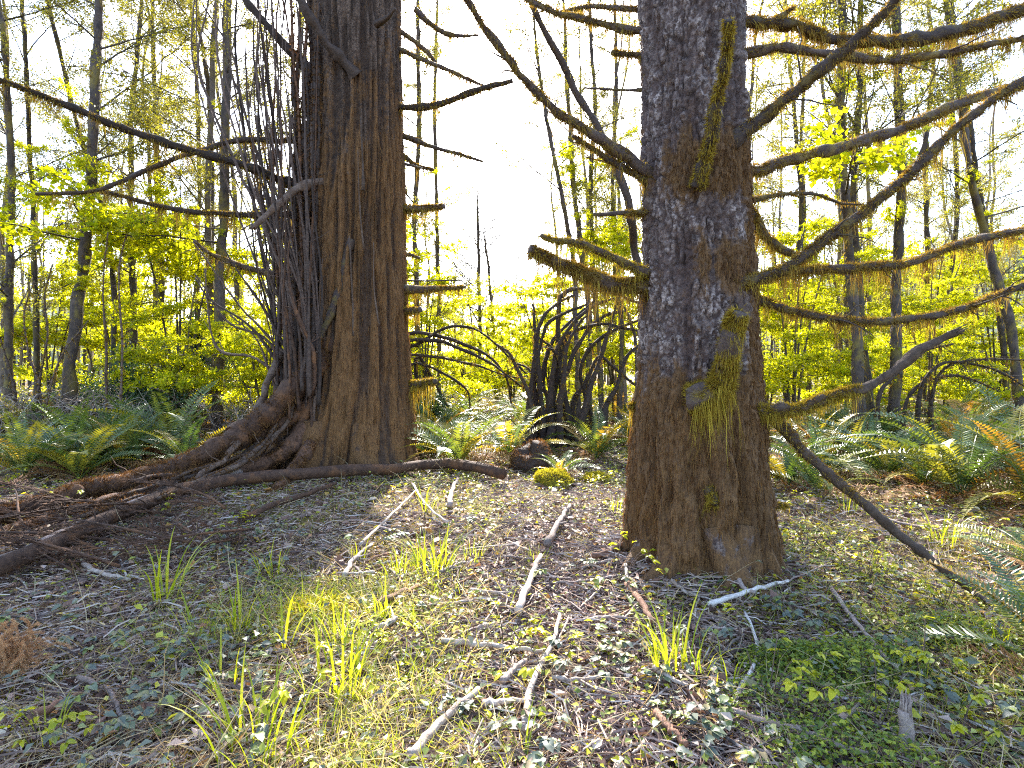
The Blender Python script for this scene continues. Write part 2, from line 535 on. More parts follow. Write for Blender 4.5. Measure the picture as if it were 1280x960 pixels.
def ground_mat():
    m, nt, bs, out = mat('forest_soil')
    v = coord(nt)
    a = mixc(nt, ramp(nt, noise(nt, v, 22, 6, 0.75), [(0.35, (0, 0, 0)), (0.68, (1, 1, 1))]), (0.030, 0.017, 0.012), (0.13, 0.080, 0.055))
    g = ramp(nt, noise(nt, v, 1.1, 5, 0.65), [(0.50, (0, 0, 0)), (0.62, (1, 1, 1))])
    ms = mixc(nt, ramp(nt, noise(nt, v, 45, 5, 0.7), [(0.3, (0, 0, 0)), (0.7, (1, 1, 1))]), (0.07, 0.06, 0.012), (0.26, 0.22, 0.03))
    nt.links.new(mixc(nt, g, a, ms), bs.inputs['Base Color'])
    bs.inputs['Roughness'].default_value = 0.9
    bs.inputs['Specular IOR Level'].default_value = 0.2
    bump(nt, bs, noise(nt, v, 60, 6, 0.75), 1.0, 0.03)
    return m


M['soil'] = ground_mat()

# ------------------------------------------------------------------ ground and hills
def axis(lo, hi, fine, n_f, n_c):
    f = np.linspace(-fine, fine, n_f)
    k = np.linspace(0, 1, n_c + 1)[1:] ** 3
    return np.concatenate([(-fine - k * (lo - fine))[::-1], f, fine + k * (hi - fine)])


gx = axis(700, 700, 7.0, 240, 46)
gy = axis(700, 700, 6.0, 210, 46) + 6.0
GX, GY = np.meshgrid(gx, gy)
GV = np.stack([GX, GY, gz(GX, GY) + 0.02 * (fbm(GX * 9, GY * 9, 31, 3) - 0.5)], -1).reshape(-1, 3)
nx = len(gx)
ii = (np.arange(len(gy) - 1)[:, None] * nx + np.arange(nx - 1)[None, :]).ravel()
g = obj('ground', new_mesh('ground', GV, [np.stack([ii, ii + 1, ii + nx + 1, ii + nx], -1)], M['soil']), kind='structure')

hm, hnt, hbs, _ = mat('wooded_hill')
hv = coord(hnt)
hc = mixc(hnt, ramp(hnt, noise(hnt, hv, 0.25, 6, 0.75), [(0.35, (0, 0, 0)), (0.65, (1, 1, 1))]), (0.035, 0.060, 0.035), (0.12, 0.15, 0.06))
hnt.links.new(hc, hbs.inputs['Base Color'])
hbs.inputs['Roughness'].default_value = 0.95
bump(hnt, hbs, noise(hnt, hv, 0.3, 6, 0.8), 1.0, 4.0)


def hill(az0, az1, r, h, seed):
    a = np.radians(np.linspace(az0, az1, 90))
    s = np.linspace(0, 1, 26)
    A, S = np.meshgrid(a, s)
    edge = np.sin(np.linspace(0, PI, 90)) ** 0.7
    R = r + S * 160
    Z = h * np.sin(np.minimum(S * 1.3, 1) * PI / 2) * edge[None, :] * (0.65 + 0.7 * fbm(A * 6, S * 2, seed, 4)) + 5 * vnoise(A * 150, S * 26, seed + 2) - 4
    V = np.stack([R * np.sin(A), R * np.cos(A), Z], -1).reshape(-1, 3)
    i = (np.arange(25)[:, None] * 90 + np.arange(89)[None, :]).ravel()
    return new_mesh('hill', V, [np.stack([i, i + 1, i + 91, i + 90], -1)], hm)


obj('hill', hill(12, 75, 230, 62, 4), kind='structure')
obj('hill', hill(-75, -14, 260, 42, 8), kind='structure')

# ------------------------------------------------------------------ the two big spruces: trunks
def interp(tab, z, k):
    t = np.asarray(sorted(tab))
    return np.interp(z, t[:, 0], t[:, k])


def trunk_mesh(name, D, edges, top_z, zfine, nth, nfine, kind, seed, mossfn):
    """edges: (row, left column, right column) of the trunk's outline in the photo"""
    tab = []
    for (row, l, r) in edges:
        z = CAMZ - (row - HZ) / F * D
        tab.append((z, ((l + r) / 2 - 640) / F * D, (r - l) / 2 / F * D))
    zt, xt, rt = max(tab)
    tab.append((top_z, xt, rt * 0.35))
    zb = min(tab)
    tab.append((-0.4, zb[1], zb[2] * 1.08))
    zs = np.concatenate([np.linspace(-0.3, zfine, nfine), np.linspace(zfine, top_z, 60)[1:]])
    th = np.linspace(0, 2 * PI, nth, endpoint=False)
    Z, TH = np.meshgrid(zs, th, indexing='ij')
    xc, r = interp(tab, Z, 1), interp(tab, Z, 2)
    W = 8
    u = TH / (2 * PI)
    r = r * (1 + 0.05 * (fbm(u * W, Z * 0.5, seed, 3, W) - 0.5) * 2)
    base = np.exp(-np.maximum(Z, 0) / 0.35)
    r = r * (1 + base * (0.11 if kind == 'plates' else 0.15) * (np.sin(TH * 5 + seed) + 0.6 * np.sin(TH * 9 + 2)) * sm(-0.3, 0.4, 0.3 - Z * 0.2))
    X = xc + r * np.sin(TH)
    moss = mossfn((X / D * F + 640), HZ + (CAMZ - Z) / D * F, TH, Z)
    moss = np.clip(moss + 0.9 * (fbm(u * 30, Z * 1.6, seed + 3, 4, 30) - 0.5), 0, 1)
    wx = 0.35 * (fbm(u * 16, Z * 3, seed + 20, 3, 16) - 0.5)
    if kind == 'plates':
        c = 50
        f1, f2, idc = worley(u * c + wx * 3.0 + 0.9 * (fbm(u * 80, Z * 14, seed + 18, 2, 80) - 0.5), Z * 7.5 + 1.6 * (fbm(u * 48, Z * 9, seed + 8, 3, 48)), seed, c)
        g1, g2, _i = worley(u * 96 + 1.2 * (fbm(u * 96, Z * 20, seed + 28, 2, 96) - 0.5), Z * 26, seed + 60, 96)
        plate = sm(0.03, 0.30, f2 - f1)
        ridge = 1 - np.abs(2 * fbm(u * 26 + wx * 2, Z * 1.3, seed + 30, 3, 26) - 1)
        low = sm(1.5, 0.7, Z)
        hgt = 0.022 * plate * (0.5 + 0.7 * idc) + 0.009 * sm(0.05, 0.35, g2 - g1) * _i + 0.012 * (fbm(u * 160, Z * 40, seed + 40, 2, 160) - 0.5)
        rdg = 0.075 * sm(0.55, 0.98, ridge)
        hgt = hgt * (1 - 0.6 * low) + rdg * (0.50 + 0.5 * low)
        crack = sm(0.45, 0.80, ridge)
        big = fbm(u * 12, Z * 2.5, seed + 70, 3, 12)
        plate = plate * crack * (0.35 + 0.9 * sm(0.35, 0.62, big)) * (1 - low * 0.6) * (1 - 0.9 * sm(0.75, 0.35, Z)) * (0.35 + 0.65 * idc) * (0.45 + 0.75 * _i)
        hgt = hgt + moss * 0.022 * fbm(u * 120, Z * 6, seed + 50, 3, 120)
    else:
        ridge = 1 - np.abs(2 * fbm(u * 60 + wx * 1.1, Z * 0.55, seed + 30, 3, 60) - 1)
        r2 = 1 - np.abs(2 * fbm(u * 110 + wx * 3, Z * 1.4, seed + 33, 2, 110) - 1)
        plate = sm(0.60, 0.97, ridge)
        hgt = 0.080 * plate + 0.030 * r2 + 0.02 * (fbm(u * 200, Z * 18, seed + 40, 2, 200) - 0.5)
        hgt = hgt + moss * 0.025 * fbm(u * 140, Z * 5, seed + 50, 3, 140)
    r = r + hgt - 0.03
    V = np.stack([xc + r * np.sin(TH), D - r * np.cos(TH), Z], -1)
    n, k = V.shape[:2]
    i = np.arange(n - 1)[:, None] * k
    j = np.arange(k)[None, :]
    Q = np.stack([i + j, i + (j + 1) % k, i + k + (j + 1) % k, i + k + j], -1).reshape(-1, 4)
    return V, Q, plate, moss


def trunk_obj(parent, origin, V, Q, plate, moss, material):
    me = new_mesh('trunk', V.reshape(-1, 3) - origin, [Q], material, None, True, {'plate': plate.ravel(), 'moss': moss.ravel()})
    return obj('trunk', me, parent)


def trunk_moss(parent, origin, V, moss, n, zlim, L, material, thr=0.55):
    """strands of moss hanging on the mossy stretches of the trunk"""
    Pn, k = V.shape[:2]
    N = np.cross(np.roll(V, -1, 1) - np.roll(V, 1, 1), np.gradient(V, axis=0))
    N = unit(N)
    w = np.where((V[..., 2] < zlim) & (V[..., 2] > 0.05), np.clip(moss - thr, 0, 1), 0).ravel()
    idx = rng.choice(len(w), n, p=w / w.sum())
    R = V.reshape(-1, 3)[idx] - origin
    out = N.reshape(-1, 3)[idx]
    out[:, 2] = 0
    sv, sq, st = strands(R - out * 0.004, out * 0.5 + np.array([0, 0, -0.7]), U(0.3, 1.0, n) * L, U(0.0010, 0.0028, n) * (LD / 6 if origin[0] < 0 else 1), 1.0, 0.2)
    mb = MB()
    mb.add(sv, sq, st)
    return obj('trunk_moss', mb.mesh('trunk_moss', material), parent, kind='stuff')


RD, LD = 4.45, 8.9
R_EDGES = [(-60, 802, 925), (0, 803, 925), (100, 809, 925), (180, 808, 928), (270, 808, 930), (330, 808, 934), (400, 804, 938), (450, 802, 942),
           (500, 800, 944), (550, 799, 946), (600, 797, 949), (640, 794, 954), (670, 792, 960), (700, 789, 970), (716, 786, 977)]
L_EDGES = [(-60, 392, 494), (0, 394, 494), (100, 396, 496), (200, 395, 498), (300, 390, 499), (400, 383, 503), (470, 374, 507), (520, 362, 511),
           (560, 346, 516), (585, 330, 522), (595, 322, 528)]


def r_moss(cx, cy, th, z):
    front = np.cos(th)
    m = 0.95 * np.exp(-((cy - 228) / 34) ** 2) * sm(800, 850, cx) + 0.85 * np.exp(-((cy - 338) / 32) ** 2) * sm(830, 890, cx)
    m += 0.75 * sm(905, 925, cx) * sm(90, 200, cy) + 0.85 * sm(430, 540, cy + 70 * (fbm(cx * 0.035, cy * 0.012, 77, 3) - 0.5) - 25 * sm(830, 900, cx)) * (1 - 0.2 * sm(600, 690, cy)) + 0.5 * sm(885, 925, cx) * sm(380, 420, cy)
    m = m + 0.20 + 0.12 * sm(280, 420, cy)
    return np.where(front > -0.2, m, 0.5)


def l_moss(cx, cy, th, z):
    return 0.38 + 0.45 * sm(390, 460, cx) * sm(120, 300, cy) + 0.18 * sm(40, 220, cy) + 0.0 * z


spruce_r = thing('spruce_tree', 'large spruce with scaly grey bark and orange moss bands, mossy limbs spreading both ways', 'tree',
                 ((868 - 640) / F * RD, RD, 0), 0, 'big mossy spruces')
spruce_l = thing('spruce_tree', 'broad spruce with ridged brown fibrous bark, bare stems crowding one side', 'tree',
                 ((430 - 640) / F * LD, LD, 0), 0, 'big mossy spruces')
OR = np.array([(868 - 640) / F * RD, RD, 0.0])
OL = np.array([(430 - 640) / F * LD, LD, 0.0])
V, Q, pl, mo = trunk_mesh('r', RD, R_EDGES, 19.0, 4.9, 256, 390, 'plates', 5, r_moss)
trunk_obj(spruce_r, OR, V, Q, pl, mo, M['bark_plates'])
trunk_moss(spruce_r, OR, V, mo, 17000, 4.6, 0.10, M['moss_brown'])
V, Q, pl, mo = trunk_mesh('l', LD, L_EDGES, 26.0, 8.2, 240, 310, 'fibre', 9, l_moss)
trunk_obj(spruce_l, OL, V, Q, pl, mo, M['bark_fibre'])
trunk_moss(spruce_l, OL, V, mo, 13000, 7.8, 0.13, M['moss_brown'], 0.35)


def limb(parent, origin, path, r0, r1, d0, d1, material='branch', moss=0.0, hang=0.0, mossto=1.0, mossmat='moss_hang', twigs=0, name='branch', wob=0.5, fuzz=1.0, side=12):
    """limb traced through photo pixels; d0/d1 = distance of its two ends, r0/r1 = half thickness in pixels"""
    pth = np.asarray(path, float)
    n = max(10, int(np.abs(np.diff(pth, axis=0)).sum() / (5 if side > 7 else 9)))
    c = cr(pth, n)
    t = np.linspace(0, 1, n)
    d = d0 + (d1 - d0) * t
    pts = np.stack([(c[:, 0] - 640) / F * d, d, CAMZ - (c[:, 1] - HZ) / F * d], -1) - origin
    rad = 0.86 * (r0 + (r1 - r0) * t) / F * d * (1 + 0.4 * np.exp(-t * n / 5.0))
    sd = int(rng.integers(1, 9999))
    w = rad.mean() * wob
    for a in range(3):
        pts[:, a] += w * 2.0 * (fbm(t * n / 7, np.full(n, a * 7.3), sd, 3) - 0.5) * sm(0, 0.08, t)
    mb = MB()
    mb.add(*tube(pts, rad * (1 + 0.45 * (vnoise(t * n / 3, t * 0, sd) - 0.5)), side, 0.42, sd))
    tg, nn, bb = frames(pts)
    for k in range(twigs):
        s = int(U(0.25, 0.97) * (n - 1))
        dr = unit(tg[s] * 0.6 + nn[s] * U(-1, 1) + bb[s] * U(-1, 1) + np.array([0, 0, -0.15]))
        ln = U(0.08, 0.42)
        q = np.linspace(0, 1, 6)[:, None]
        tp = pts[s] + dr * q * ln + np.array([0, 0, 1]) * (q ** 2) * ln * U(-0.5, 0.3) + rng.normal(0, 0.012, (6, 3)) * q
        rt = min(rad[s] * 0.4, 0.008)
        mb.add(*tube(tp, np.linspace(rt, rt * 0.35, 6), 5))
    if name == 'broken_branch':
        mb.add(*splinters(pts[-1], tg[-1], rad[-1]))
    o = obj(name, mb.mesh(name, M[material]), parent)
    if moss > 0:
        zoom = RD / (d0 * 0.5 + d1 * 0.5)
        ns = int(700 * moss * min(zoom, 1.0) * np.linalg.norm(np.diff(pts, axis=0), axis=1).sum())
        s = rng.uniform(0, mossto, ns)
        nc = max(6, ns // 14)                                  # tufts: strands gather round common centres
        cs, ca, clen = rng.uniform(0, 1, nc) ** (1.0 + 0.5 * (mossto < 0.9)) * min(mossto * 1.3, 1.0), rng.uniform(-PI, PI, nc), rng.uniform(0, 1, nc) ** 2.2
        ci = rng.integers(0, nc, ns)
        s = np.clip(cs[ci] + rng.normal(0, 0.006, ns), 0, 1)
        cl = 0.16 + 0.35 * vnoise(s * n / 3.0, s * 0, sd + 2) + 0.75 * clen[ci]
        k = np.clip((s * (n - 1)).astype(int), 0, n - 1)
        a = ca[ci] + rng.normal(0, 0.35, ns)
        up = np.array([0, 0, 1.0])
        side_v = unit(np.cross(tg[k], up))
        upv = np.cross(side_v, tg[k])
        out = side_v * np.sin(a)[:, None] + upv * np.cos(a)[:, None]
        R = pts[k] + tg[k] * rng.normal(0, rad.mean() * 0.25, ns)[:, None] + out * (rad[k] * 0.9)[:, None]
        below = np.cos(a) < -0.1
        L = np.where(below, 3.0 * hang * np.clip(cl - 0.25, 0.08, 1) * rng.uniform(0.3, 1.3, ns), 0.026 * fuzz * rng.uniform(0.5, 1.3, ns))
        mm = MB()
        mm.add(*strands(R[below], out[below] * 0.6 + np.array([0, 0, -0.5]), L[below], U(0.0009, 0.0024, below.sum()) / min(zoom, 1.0), 1.2, 0.28))
        ab = ~below
        mm.add(*spikes(R[ab], out[ab] + rng.normal(0, 0.45, (ab.sum(), 3)), L[ab] * 1.1, U(0.0016, 0.0036, ab.sum()) / min(zoom, 1.0)))
        nf = int(ns * 1.7)
        s2 = rng.uniform(0, 1, nf) ** (1.0 + 0.5 * (mossto < 0.9)) * min(mossto * 1.3, 1.0)
        pads = vnoise(s2 * n / 4.0, s2 * 0 + 3.7, sd + 21) + 0.06 * min(moss, 5)
        s2 = s2[pads > 0.36]
        nf = len(s2)
        k2 = np.clip((s2 * (n - 1)).astype(int), 0, n - 1)
        a2 = rng.uniform(-PI, PI, nf)
        o2 = unit(np.cross(tg[k2], up)) * np.sin(a2)[:, None] + np.cross(unit(np.cross(tg[k2], up)), tg[k2]) * np.cos(a2)[:, None]
        lump_ = 0.4 + 1.2 * vnoise(s2 * n / 2.0, a2 * 1.2, sd + 8)
        mm.add(*spikes(pts[k2] + tg[k2] * rng.normal(0, 0.012, nf)[:, None] + o2 * (rad[k2] * 0.9)[:, None], o2 + tg[k2] * rng.normal(0, 0.6, nf)[:, None] + [0, 0, -0.35],
                       0.024 * fuzz * lump_ * (0.6 + 0.8 * vnoise(s2 * n / 6.0, s2 * 0, sd + 12)) * rng.uniform(0.5, 1.3, nf), U(0.0018, 0.0042, nf) / min(zoom, 1.0)))
        obj('moss', mm.mesh('moss', M[mossmat]), o, kind='stuff')
    return o


def LR(path, r0, r1, dd, **kw):
    return limb(spruce_r, OR, path, r0, r1, RD + kw.pop('ds', 0.0), RD + dd, **kw)


def LL(path, r0, r1, dd, **kw):
    return limb(spruce_l, OL, path, r0, r1, LD + kw.pop('ds', 0.0), LD + dd, **kw)


def toes(parent, origin, D, cx, r, n, L, m, seed):
    rr = np.random.default_rng(seed)
    for k in range(n):
        a = 2 * PI * (k + rr.uniform(-0.25, 0.25)) / n
        l_ = L * rr.uniform(0.6, 1.2)
        q = np.linspace(0, 1, 16)
        ang = a + rr.uniform(-0.7, 0.7) * q
        dist = r * 0.86 + l_ * q
        X, Y = cx + np.cos(ang) * dist, D + np.sin(ang) * dist
        rad = r * rr.uniform(0.13, 0.22) * (1 - 0.8 * q) + 0.006
        Zr = gz(X, Y) + 0.26 * r * 2 * np.exp(-q * 6) + rad * (0.5 - 1.3 * q)
        mb = MB()
        mb.add(*tube(np.stack([X, Y, Zr], -1) - origin, rad, 12, 0.45, seed * 31 + k))
        nv = mb.n
        obj('root', mb.mesh('root', M[m], True, {'moss': 0.78 + 0.3 * rr.normal(0, 0.6, nv), 'plate': np.full(nv, 0.4)}), parent)


toes(spruce_r, OR, RD, 1.46, 0.50, 11, 0.42, 'bark_plates', 3)
toes(spruce_l, OL, LD, -2.64, 1.06, 12, 0.7, 'bark_fibre', 4)
# limbs of the spruce with scaly bark
LR([(905, 30), (950, 28), (985, 30), (1040, 46), (1095, 52), (1150, 49), (1210, 36), (1290, 8)], 8.5, 8, 0.5, moss=2.4, hang=0.13, twigs=2)
LR([(968, 27), (985, 14), (994, 8)], 5, 1.5, 0.12, ds=0.1, moss=1, hang=0.04)
LR([(905, 70), (950, 63), (985, 60), (1040, 69), (1110, 75), (1180, 67), (1290, 46)], 6.5, 4.5, -0.4, moss=1.3, hang=0.07, twigs=5)
LR([(900, 190), (930, 166), (955, 146), (1000, 110), (1050, 68), (1100, 22), (1140, -20)], 10, 7, -0.9, ds=-0.25, moss=1.3, hang=0.05, mossto=0.75, twigs=6)
LR([(905, 220), (945, 212), (990, 200), (1060, 182), (1130, 160), (1200, 130), (1300, 100)], 8.5, 6, 0.9, moss=1.6, hang=0.06, twigs=4)
LR([(890, 366), (915, 358), (960, 345), (1010, 314), (1070, 272), (1130, 224), (1175, 180), (1230, 134), (1295, 92)], 8.5, 5.5, -0.7, ds=-0.3, moss=2.0, hang=0.09, mossto=0.75, twigs=9)
LR([(1150, 205), (1155, 185), (1158, 165)], 5, 2, -0.55, ds=-0.52)
LR([(915, 352), (960, 345), (1010, 338), (1080, 333), (1140, 328), (1200, 305), (1295, 284)], 7, 4.5, 0.7, moss=2.0, hang=0.13, mossto=0.9, twigs=10)
LR([(920, 372), (950, 376), (985, 388), (1050, 400), (1120, 400), (1190, 390), (1240, 372), (1295, 350)], 6.5, 4, 0.2, moss=1.6, hang=0.08, mossto=1.0, twigs=12)
LR([(920, 258), (940, 270), (960, 298), (985, 316), (1012, 325)], 8, 3, 0.5, moss=2.4, hang=0.10)
LR([(918, 256), (950, 248), (985, 242), (1020, 243), (1050, 254), (1080, 256)], 4, 1.2, 0.3, moss=0.8, hang=0.06, twigs=9)
LR([(895, 514), (930, 514), (990, 513), (1030, 498), (1080, 484), (1120, 461), (1160, 432), (1190, 416)], 9, 6, -0.5, ds=-0.3, moss=4.5, hang=0.06, mossto=0.45, mossmat='moss_gold', material='dead_limb', name='broken_branch')
LR([(920, 480), (950, 505), (985, 540), (1010, 570), (1060, 612), (1110, 655), (1180, 712), (1238, 757)], 9, 4.5, -0.78, ds=-0.1, material='dead_limb', moss=0.9, hang=0.04, mossto=0.4, name='leaning_branch', wob=0.3)
LR([(930, 632), (960, 631), (986, 632)], 5, 3.5, 0.1, moss=3, hang=0.03, name='stub', mossmat='moss_gold')
LR([(884, 610), (890, 622), (891, 630)], 8, 6, -0.52, ds=-0.42, moss=6, hang=0.14, name='stub', mossmat='moss_gold')
LR([(815, 503), (800, 505), (786, 508)], 4, 2.5, 0.0, moss=10, hang=0.16, name='stub', mossmat='moss_gold')
LR([(872, 232), (880, 205), (893, 150), (903, 95), (908, 55), (910, 24)], 8, 5.5, -1.05, ds=-0.42, moss=3.2, hang=0.035, mossmat='moss_gold', side=14)
LR([(868, 498), (890, 492), (905, 470), (915, 445), (918, 415), (921, 384)], 16, 11, -0.80, ds=-0.42, moss=15, hang=0.04, mossmat='moss_gold', side=14, wob=0.8, name='bent_branch', fuzz=1.3)
LR([(868, 500), (886, 497), (903, 478)], 15, 14, -0.58, ds=-0.44, moss=14, hang=0.16, mossmat='moss_gold', side=14, wob=0.6, name='bent_branch')
LR([(850, 240), (825, 225), (780, 194), (720, 155), (680, 125), (630, 68), (600, 25), (572, -20)], 8.5, 4, -0.9, moss=1.3, hang=0.06, mossto=0.8, twigs=6)
LR([(845, 243), (815, 231), (770, 205), (715, 170)], 7, 2.2, -0.3, moss=1.6, hang=0.08, twigs=4)
LR([(780, 208), (755, 202), (732, 196)], 2, 1, -0.2)
LR([(845, 352), (815, 344), (770, 325), (720, 303), (695, 300), (676, 294)], 8, 3, -0.5, moss=2.2, hang=0.07, mossto=0.85, mossmat='moss_gold')
LR([(845, 368), (815, 360), (760, 352), (710, 335), (662, 311)], 11.5, 7.5, -0.25, moss=5.5, hang=0.13, fuzz=1.3, side=14)
LR([(830, 40), (800, 40), (765, 33), (720, 22), (690, 15), (655, -5)], 5.5, 3.5, 0.4, moss=1.4, hang=0.06, twigs=4)
LR([(830, 72), (800, 70), (764, 66)], 5, 3.5, 0.1, moss=2.2, hang=0.08)
LR([(830, 112), (780, 112), (730, 110)], 2.6, 1.2, 0.2, twigs=3)
LR([(830, 268), (790, 266), (743, 268)], 4.5, 2.5, -0.2, moss=2.2, hang=0.05, mossto=0.5)
LR([(830, 14), (790, 12), (740, 8), (700, 14)], 4, 2, 0.8, moss=1, hang=0.04, twigs=4)
# limbs out of the picture, higher up
for k in range(14):
    a, z = U(0, 2 * PI), U(4.9, 12)
    q = np.linspace(0, 1, 14)[:, None]
    ln = U(1.5, 2.8)
    pts = np.array([0.0, 0, z]) + np.array([math.cos(a), math.sin(a), 0]) * q * ln + np.array([0, 0, 1]) * (q ** 2 * 0.7 - q * 0.5)
    mb = MB()
    mb.add(*tube(pts, np.linspace(0.05, 0.015, 14), 7, 0.2, k))
    obj('branch', mb.mesh('branch', M['branch']), spruce_r)

# limbs of the spruce with ridged bark
LL([(470, 135), (497, 133), (540, 133), (590, 116), (640, 100)], 6, 3, -0.6, moss=2.0, hang=0.11, twigs=4, material='dark_branch')
LL([(480, 30), (505, 42), (530, 60), (546, 78)], 4.5, 1.8, 0.2, moss=1, hang=0.06)
LL([(480, 58), (505, 64), (530, 76), (562, 88), (606, 108)], 4, 1.8, -0.4, moss=1, hang=0.08, twigs=5)
LL([(520, 12), (545, 35), (570, 45), (598, 44)], 4, 2, 0.2, ds=0.6, moss=1, hang=0.1, twigs=3)
LL([(480, 162), (505, 170), (540, 183), (575, 193), (604, 202)], 4.2, 1.5, 0.4, moss=1, hang=0.06, twigs=2)
LL([(480, 185), (505, 196), (522, 208), (542, 212)], 4, 2, 0.7, moss=2, hang=0.1)
LL([(480, 200), (510, 206), (528, 211)], 2.5, 1.2, 0.2)
LL([(480, 261), (520, 261), (558, 258)], 6.5, 4, 0.0, moss=4, hang=0.12)
LL([(480, 318), (510, 318), (525, 323)], 3.5, 2, 0.3, moss=1, hang=0.06)
LL([(480, 364), (520, 362), (555, 360), (582, 358)], 6, 2.2, -0.2, moss=3.5, hang=0.12)
LL([(480, 350), (520, 351), (578, 350)], 1.6, 0.8, 0.4)
LL([(480, 402), (501, 392), (512, 388), (528, 387)], 8, 3.5, -0.2, moss=4, hang=0.1)
LL([(490, 482), (520, 480), (545, 477)], 5.5, 4, -0.2, moss=6, hang=0.20, mossmat='moss_gold')
LL([(410, 234), (360, 228), (300, 205), (230, 185), (150, 160), (80, 130), (-15, 95)], 7, 3.5, -2.2, moss=1.3, hang=0.12, twigs=7, material='dark_branch')
LL([(410, 176), (360, 175), (300, 176), (250, 188), (190, 210), (120, 238), (45, 243)], 5, 2, -1.0, moss=1.2, hang=0.12, twigs=7, material='dark_branch')
LL([(410, 268), (370, 268), (300, 268), (220, 262), (150, 245), (120, 238)], 5, 2.2, -0.4, moss=1.6, hang=0.16, twigs=8, material='dark_branch')
LL([(412, 230), (396, 228), (370, 236), (345, 258), (318, 283)], 8, 3.5, -1.5, ds=-0.5, material='dead_limb', name='broken_branch')
LL([(420, 110), (385, 85), (350, 50), (320, 18), (295, -15)], 7, 4.5, -0.6, ds=-0.3, material='dark_branch', twigs=3)
LL([(445, 95), (425, 72), (398, 38), (372, -10)], 8, 5.5, -1.1, ds=-0.6, material='dark_branch', twigs=2)
LL([(470, 32), (484, 22), (494, 10)], 4, 2, -0.9, ds=-0.7, material='dark_branch')
LL([(400, 352), (350, 345), (300, 332), (265, 318), (243, 300)], 6, 2.5, -0.6, moss=1.8, hang=0.12, twigs=8)
LL([(400, 292), (365, 293), (330, 294)], 4, 3, -0.2, moss=1.5, hang=0.1)
LL([(430, 420), (395, 458), (345, 505), (300, 545), (240, 575), (170, 597), (90, 618), (-20, 648)], 17, 13, -3.6, ds=-0.5, material='root', moss=3.5, hang=0.05, mossmat='moss_brown', name='drooping_limb', side=16, fuzz=1.3)
LL([(420, 470), (380, 510), (330, 540), (280, 560), (220, 576)], 10, 7, -1.9, ds=-0.6, material='root', moss=4, hang=0.04, mossmat='moss_brown', name='drooping_limb')
LL([(400, 520), (350, 568), (300, 588), (230, 602), (150, 622), (60, 650), (-20, 672)], 11, 8, -4.0, ds=-0.8, material='root', moss=2, hang=0.05, mossmat='moss_brown', name='drooping_limb')
LL([(400, 540), (365, 590), (330, 625), (280, 655), (230, 690)], 9, 5, -4.2, ds=-0.9, material='root', moss=3, hang=0.04, mossmat='moss_brown', name='drooping_limb')
LL([(390, 500), (368, 540), (345, 580), (322, 606)], 8, 7, -1.2, ds=-0.9, material='root', name='drooping_limb')
LL([(440, 300), (428, 350), (410, 400), (385, 455), (372, 500)], 5, 6, -0.9, ds=-0.72, material='branch', name='hanging_stem')
for k in range(11):      # thin limbs fanning out beside the thick drooping ones
    x0, y0, ex = U(345, 400), U(440, 560), U(-30, 240)
    ey = np.interp(ex, [-30, 250], [665, 600]) + U(-28, 20)
    zend = U(0.08, 0.35)
    de = (CAMZ - zend) * F / max(ey - HZ, 60)
    limb(spruce_l, OL, [(x0, y0), (x0 - 45, y0 + (ey - y0) * 0.45 + 12), ((x0 + ex) / 2, y0 + (ey - y0) * 0.72 + U(0, 12)), (ex, ey)], U(3, 6.5), U(1.5, 3.5), LD - 0.6, min(de, LD - 0.8),
         material='root' if k % 2 else 'dead_limb', moss=0.8, hang=0.04, mossmat='moss_brown', twigs=9, name='drooping_limb', wob=1.2, side=8)
for k in range(16):
    a, z = U(0, 2 * PI), U(8, 17)
    q = np.linspace(0, 1, 14)[:, None]
    ln = U(2, 3.6)
    pts = np.array([0.0, 0, z]) + np.array([math.cos(a), math.sin(a), 0]) * q * ln + np.array([0, 0, 1]) * (q ** 2 * 0.7 - q * 0.5)
    mb = MB()
    mb.add(*tube(pts, np.linspace(0.07, 0.02, 14), 7, 0.2, k))
    obj('branch', mb.mesh('branch', M['branch']), spruce_l)

# bare stems crowding the ridged trunk
thk = thing('bare_climbing_stems', 'thicket of thin bare dead stems climbing beside the ridged brown trunk', 'vine', OL + np.array([-0.9, -0.7, 0]))
OT = OL + np.array([-0.9, -0.7, 0])
for k in range(64):
    b = U(345, 400)
    up = U(-30, 330) if k % 3 else U(-60, 10)
    lean = U(-1, 0.12) if k % 4 else U(-1.8, -0.9)
    top = b + lean * (500 - up) * 0.13
    mid = (b + top) / 2 + U(-10, 8)
    d = U(-1.3, 0.2)
    bot = U(480, 590)
    limb(thk, OT, [(b, bot), (b + U(-6, 4), bot - (bot - up) * 0.25), (mid, (bot + up) / 2), (top + U(-8, 8), up + (bot - up) * 0.2), (top + U(-14, 8), up)],
         U(0.7, 2.6) if k % 5 else U(2.5, 4.2), U(0.5, 1.4), LD + d, LD + d + U(-0.5, 0.5), material=['twig', 'root', 'twig', 'dark_branch'][k % 4], twigs=int(rng.integers(1, 8)), name='stem', wob=1.6, side=5)
for k in range(30):      # thicker ones matted against the bark
    b, up = U(372, 402), U(-40, 300)
    limb(thk, OT, [(b - U(0, 18), U(500, 600)), (b + U(-6, 4), 430), (b + U(-8, 6), (430 + up) / 2), (b + U(-14, 8), up)], U(2.2, 5.0), U(1.2, 2.6), LD - U(0.45, 0.8), LD - U(0.3, 0.7),
         material=['root', 'dark_branch', 'twig'][k % 3], moss=0.5, hang=0.05, mossmat='moss_brown', twigs=5, name='stem', wob=1.2, side=6)
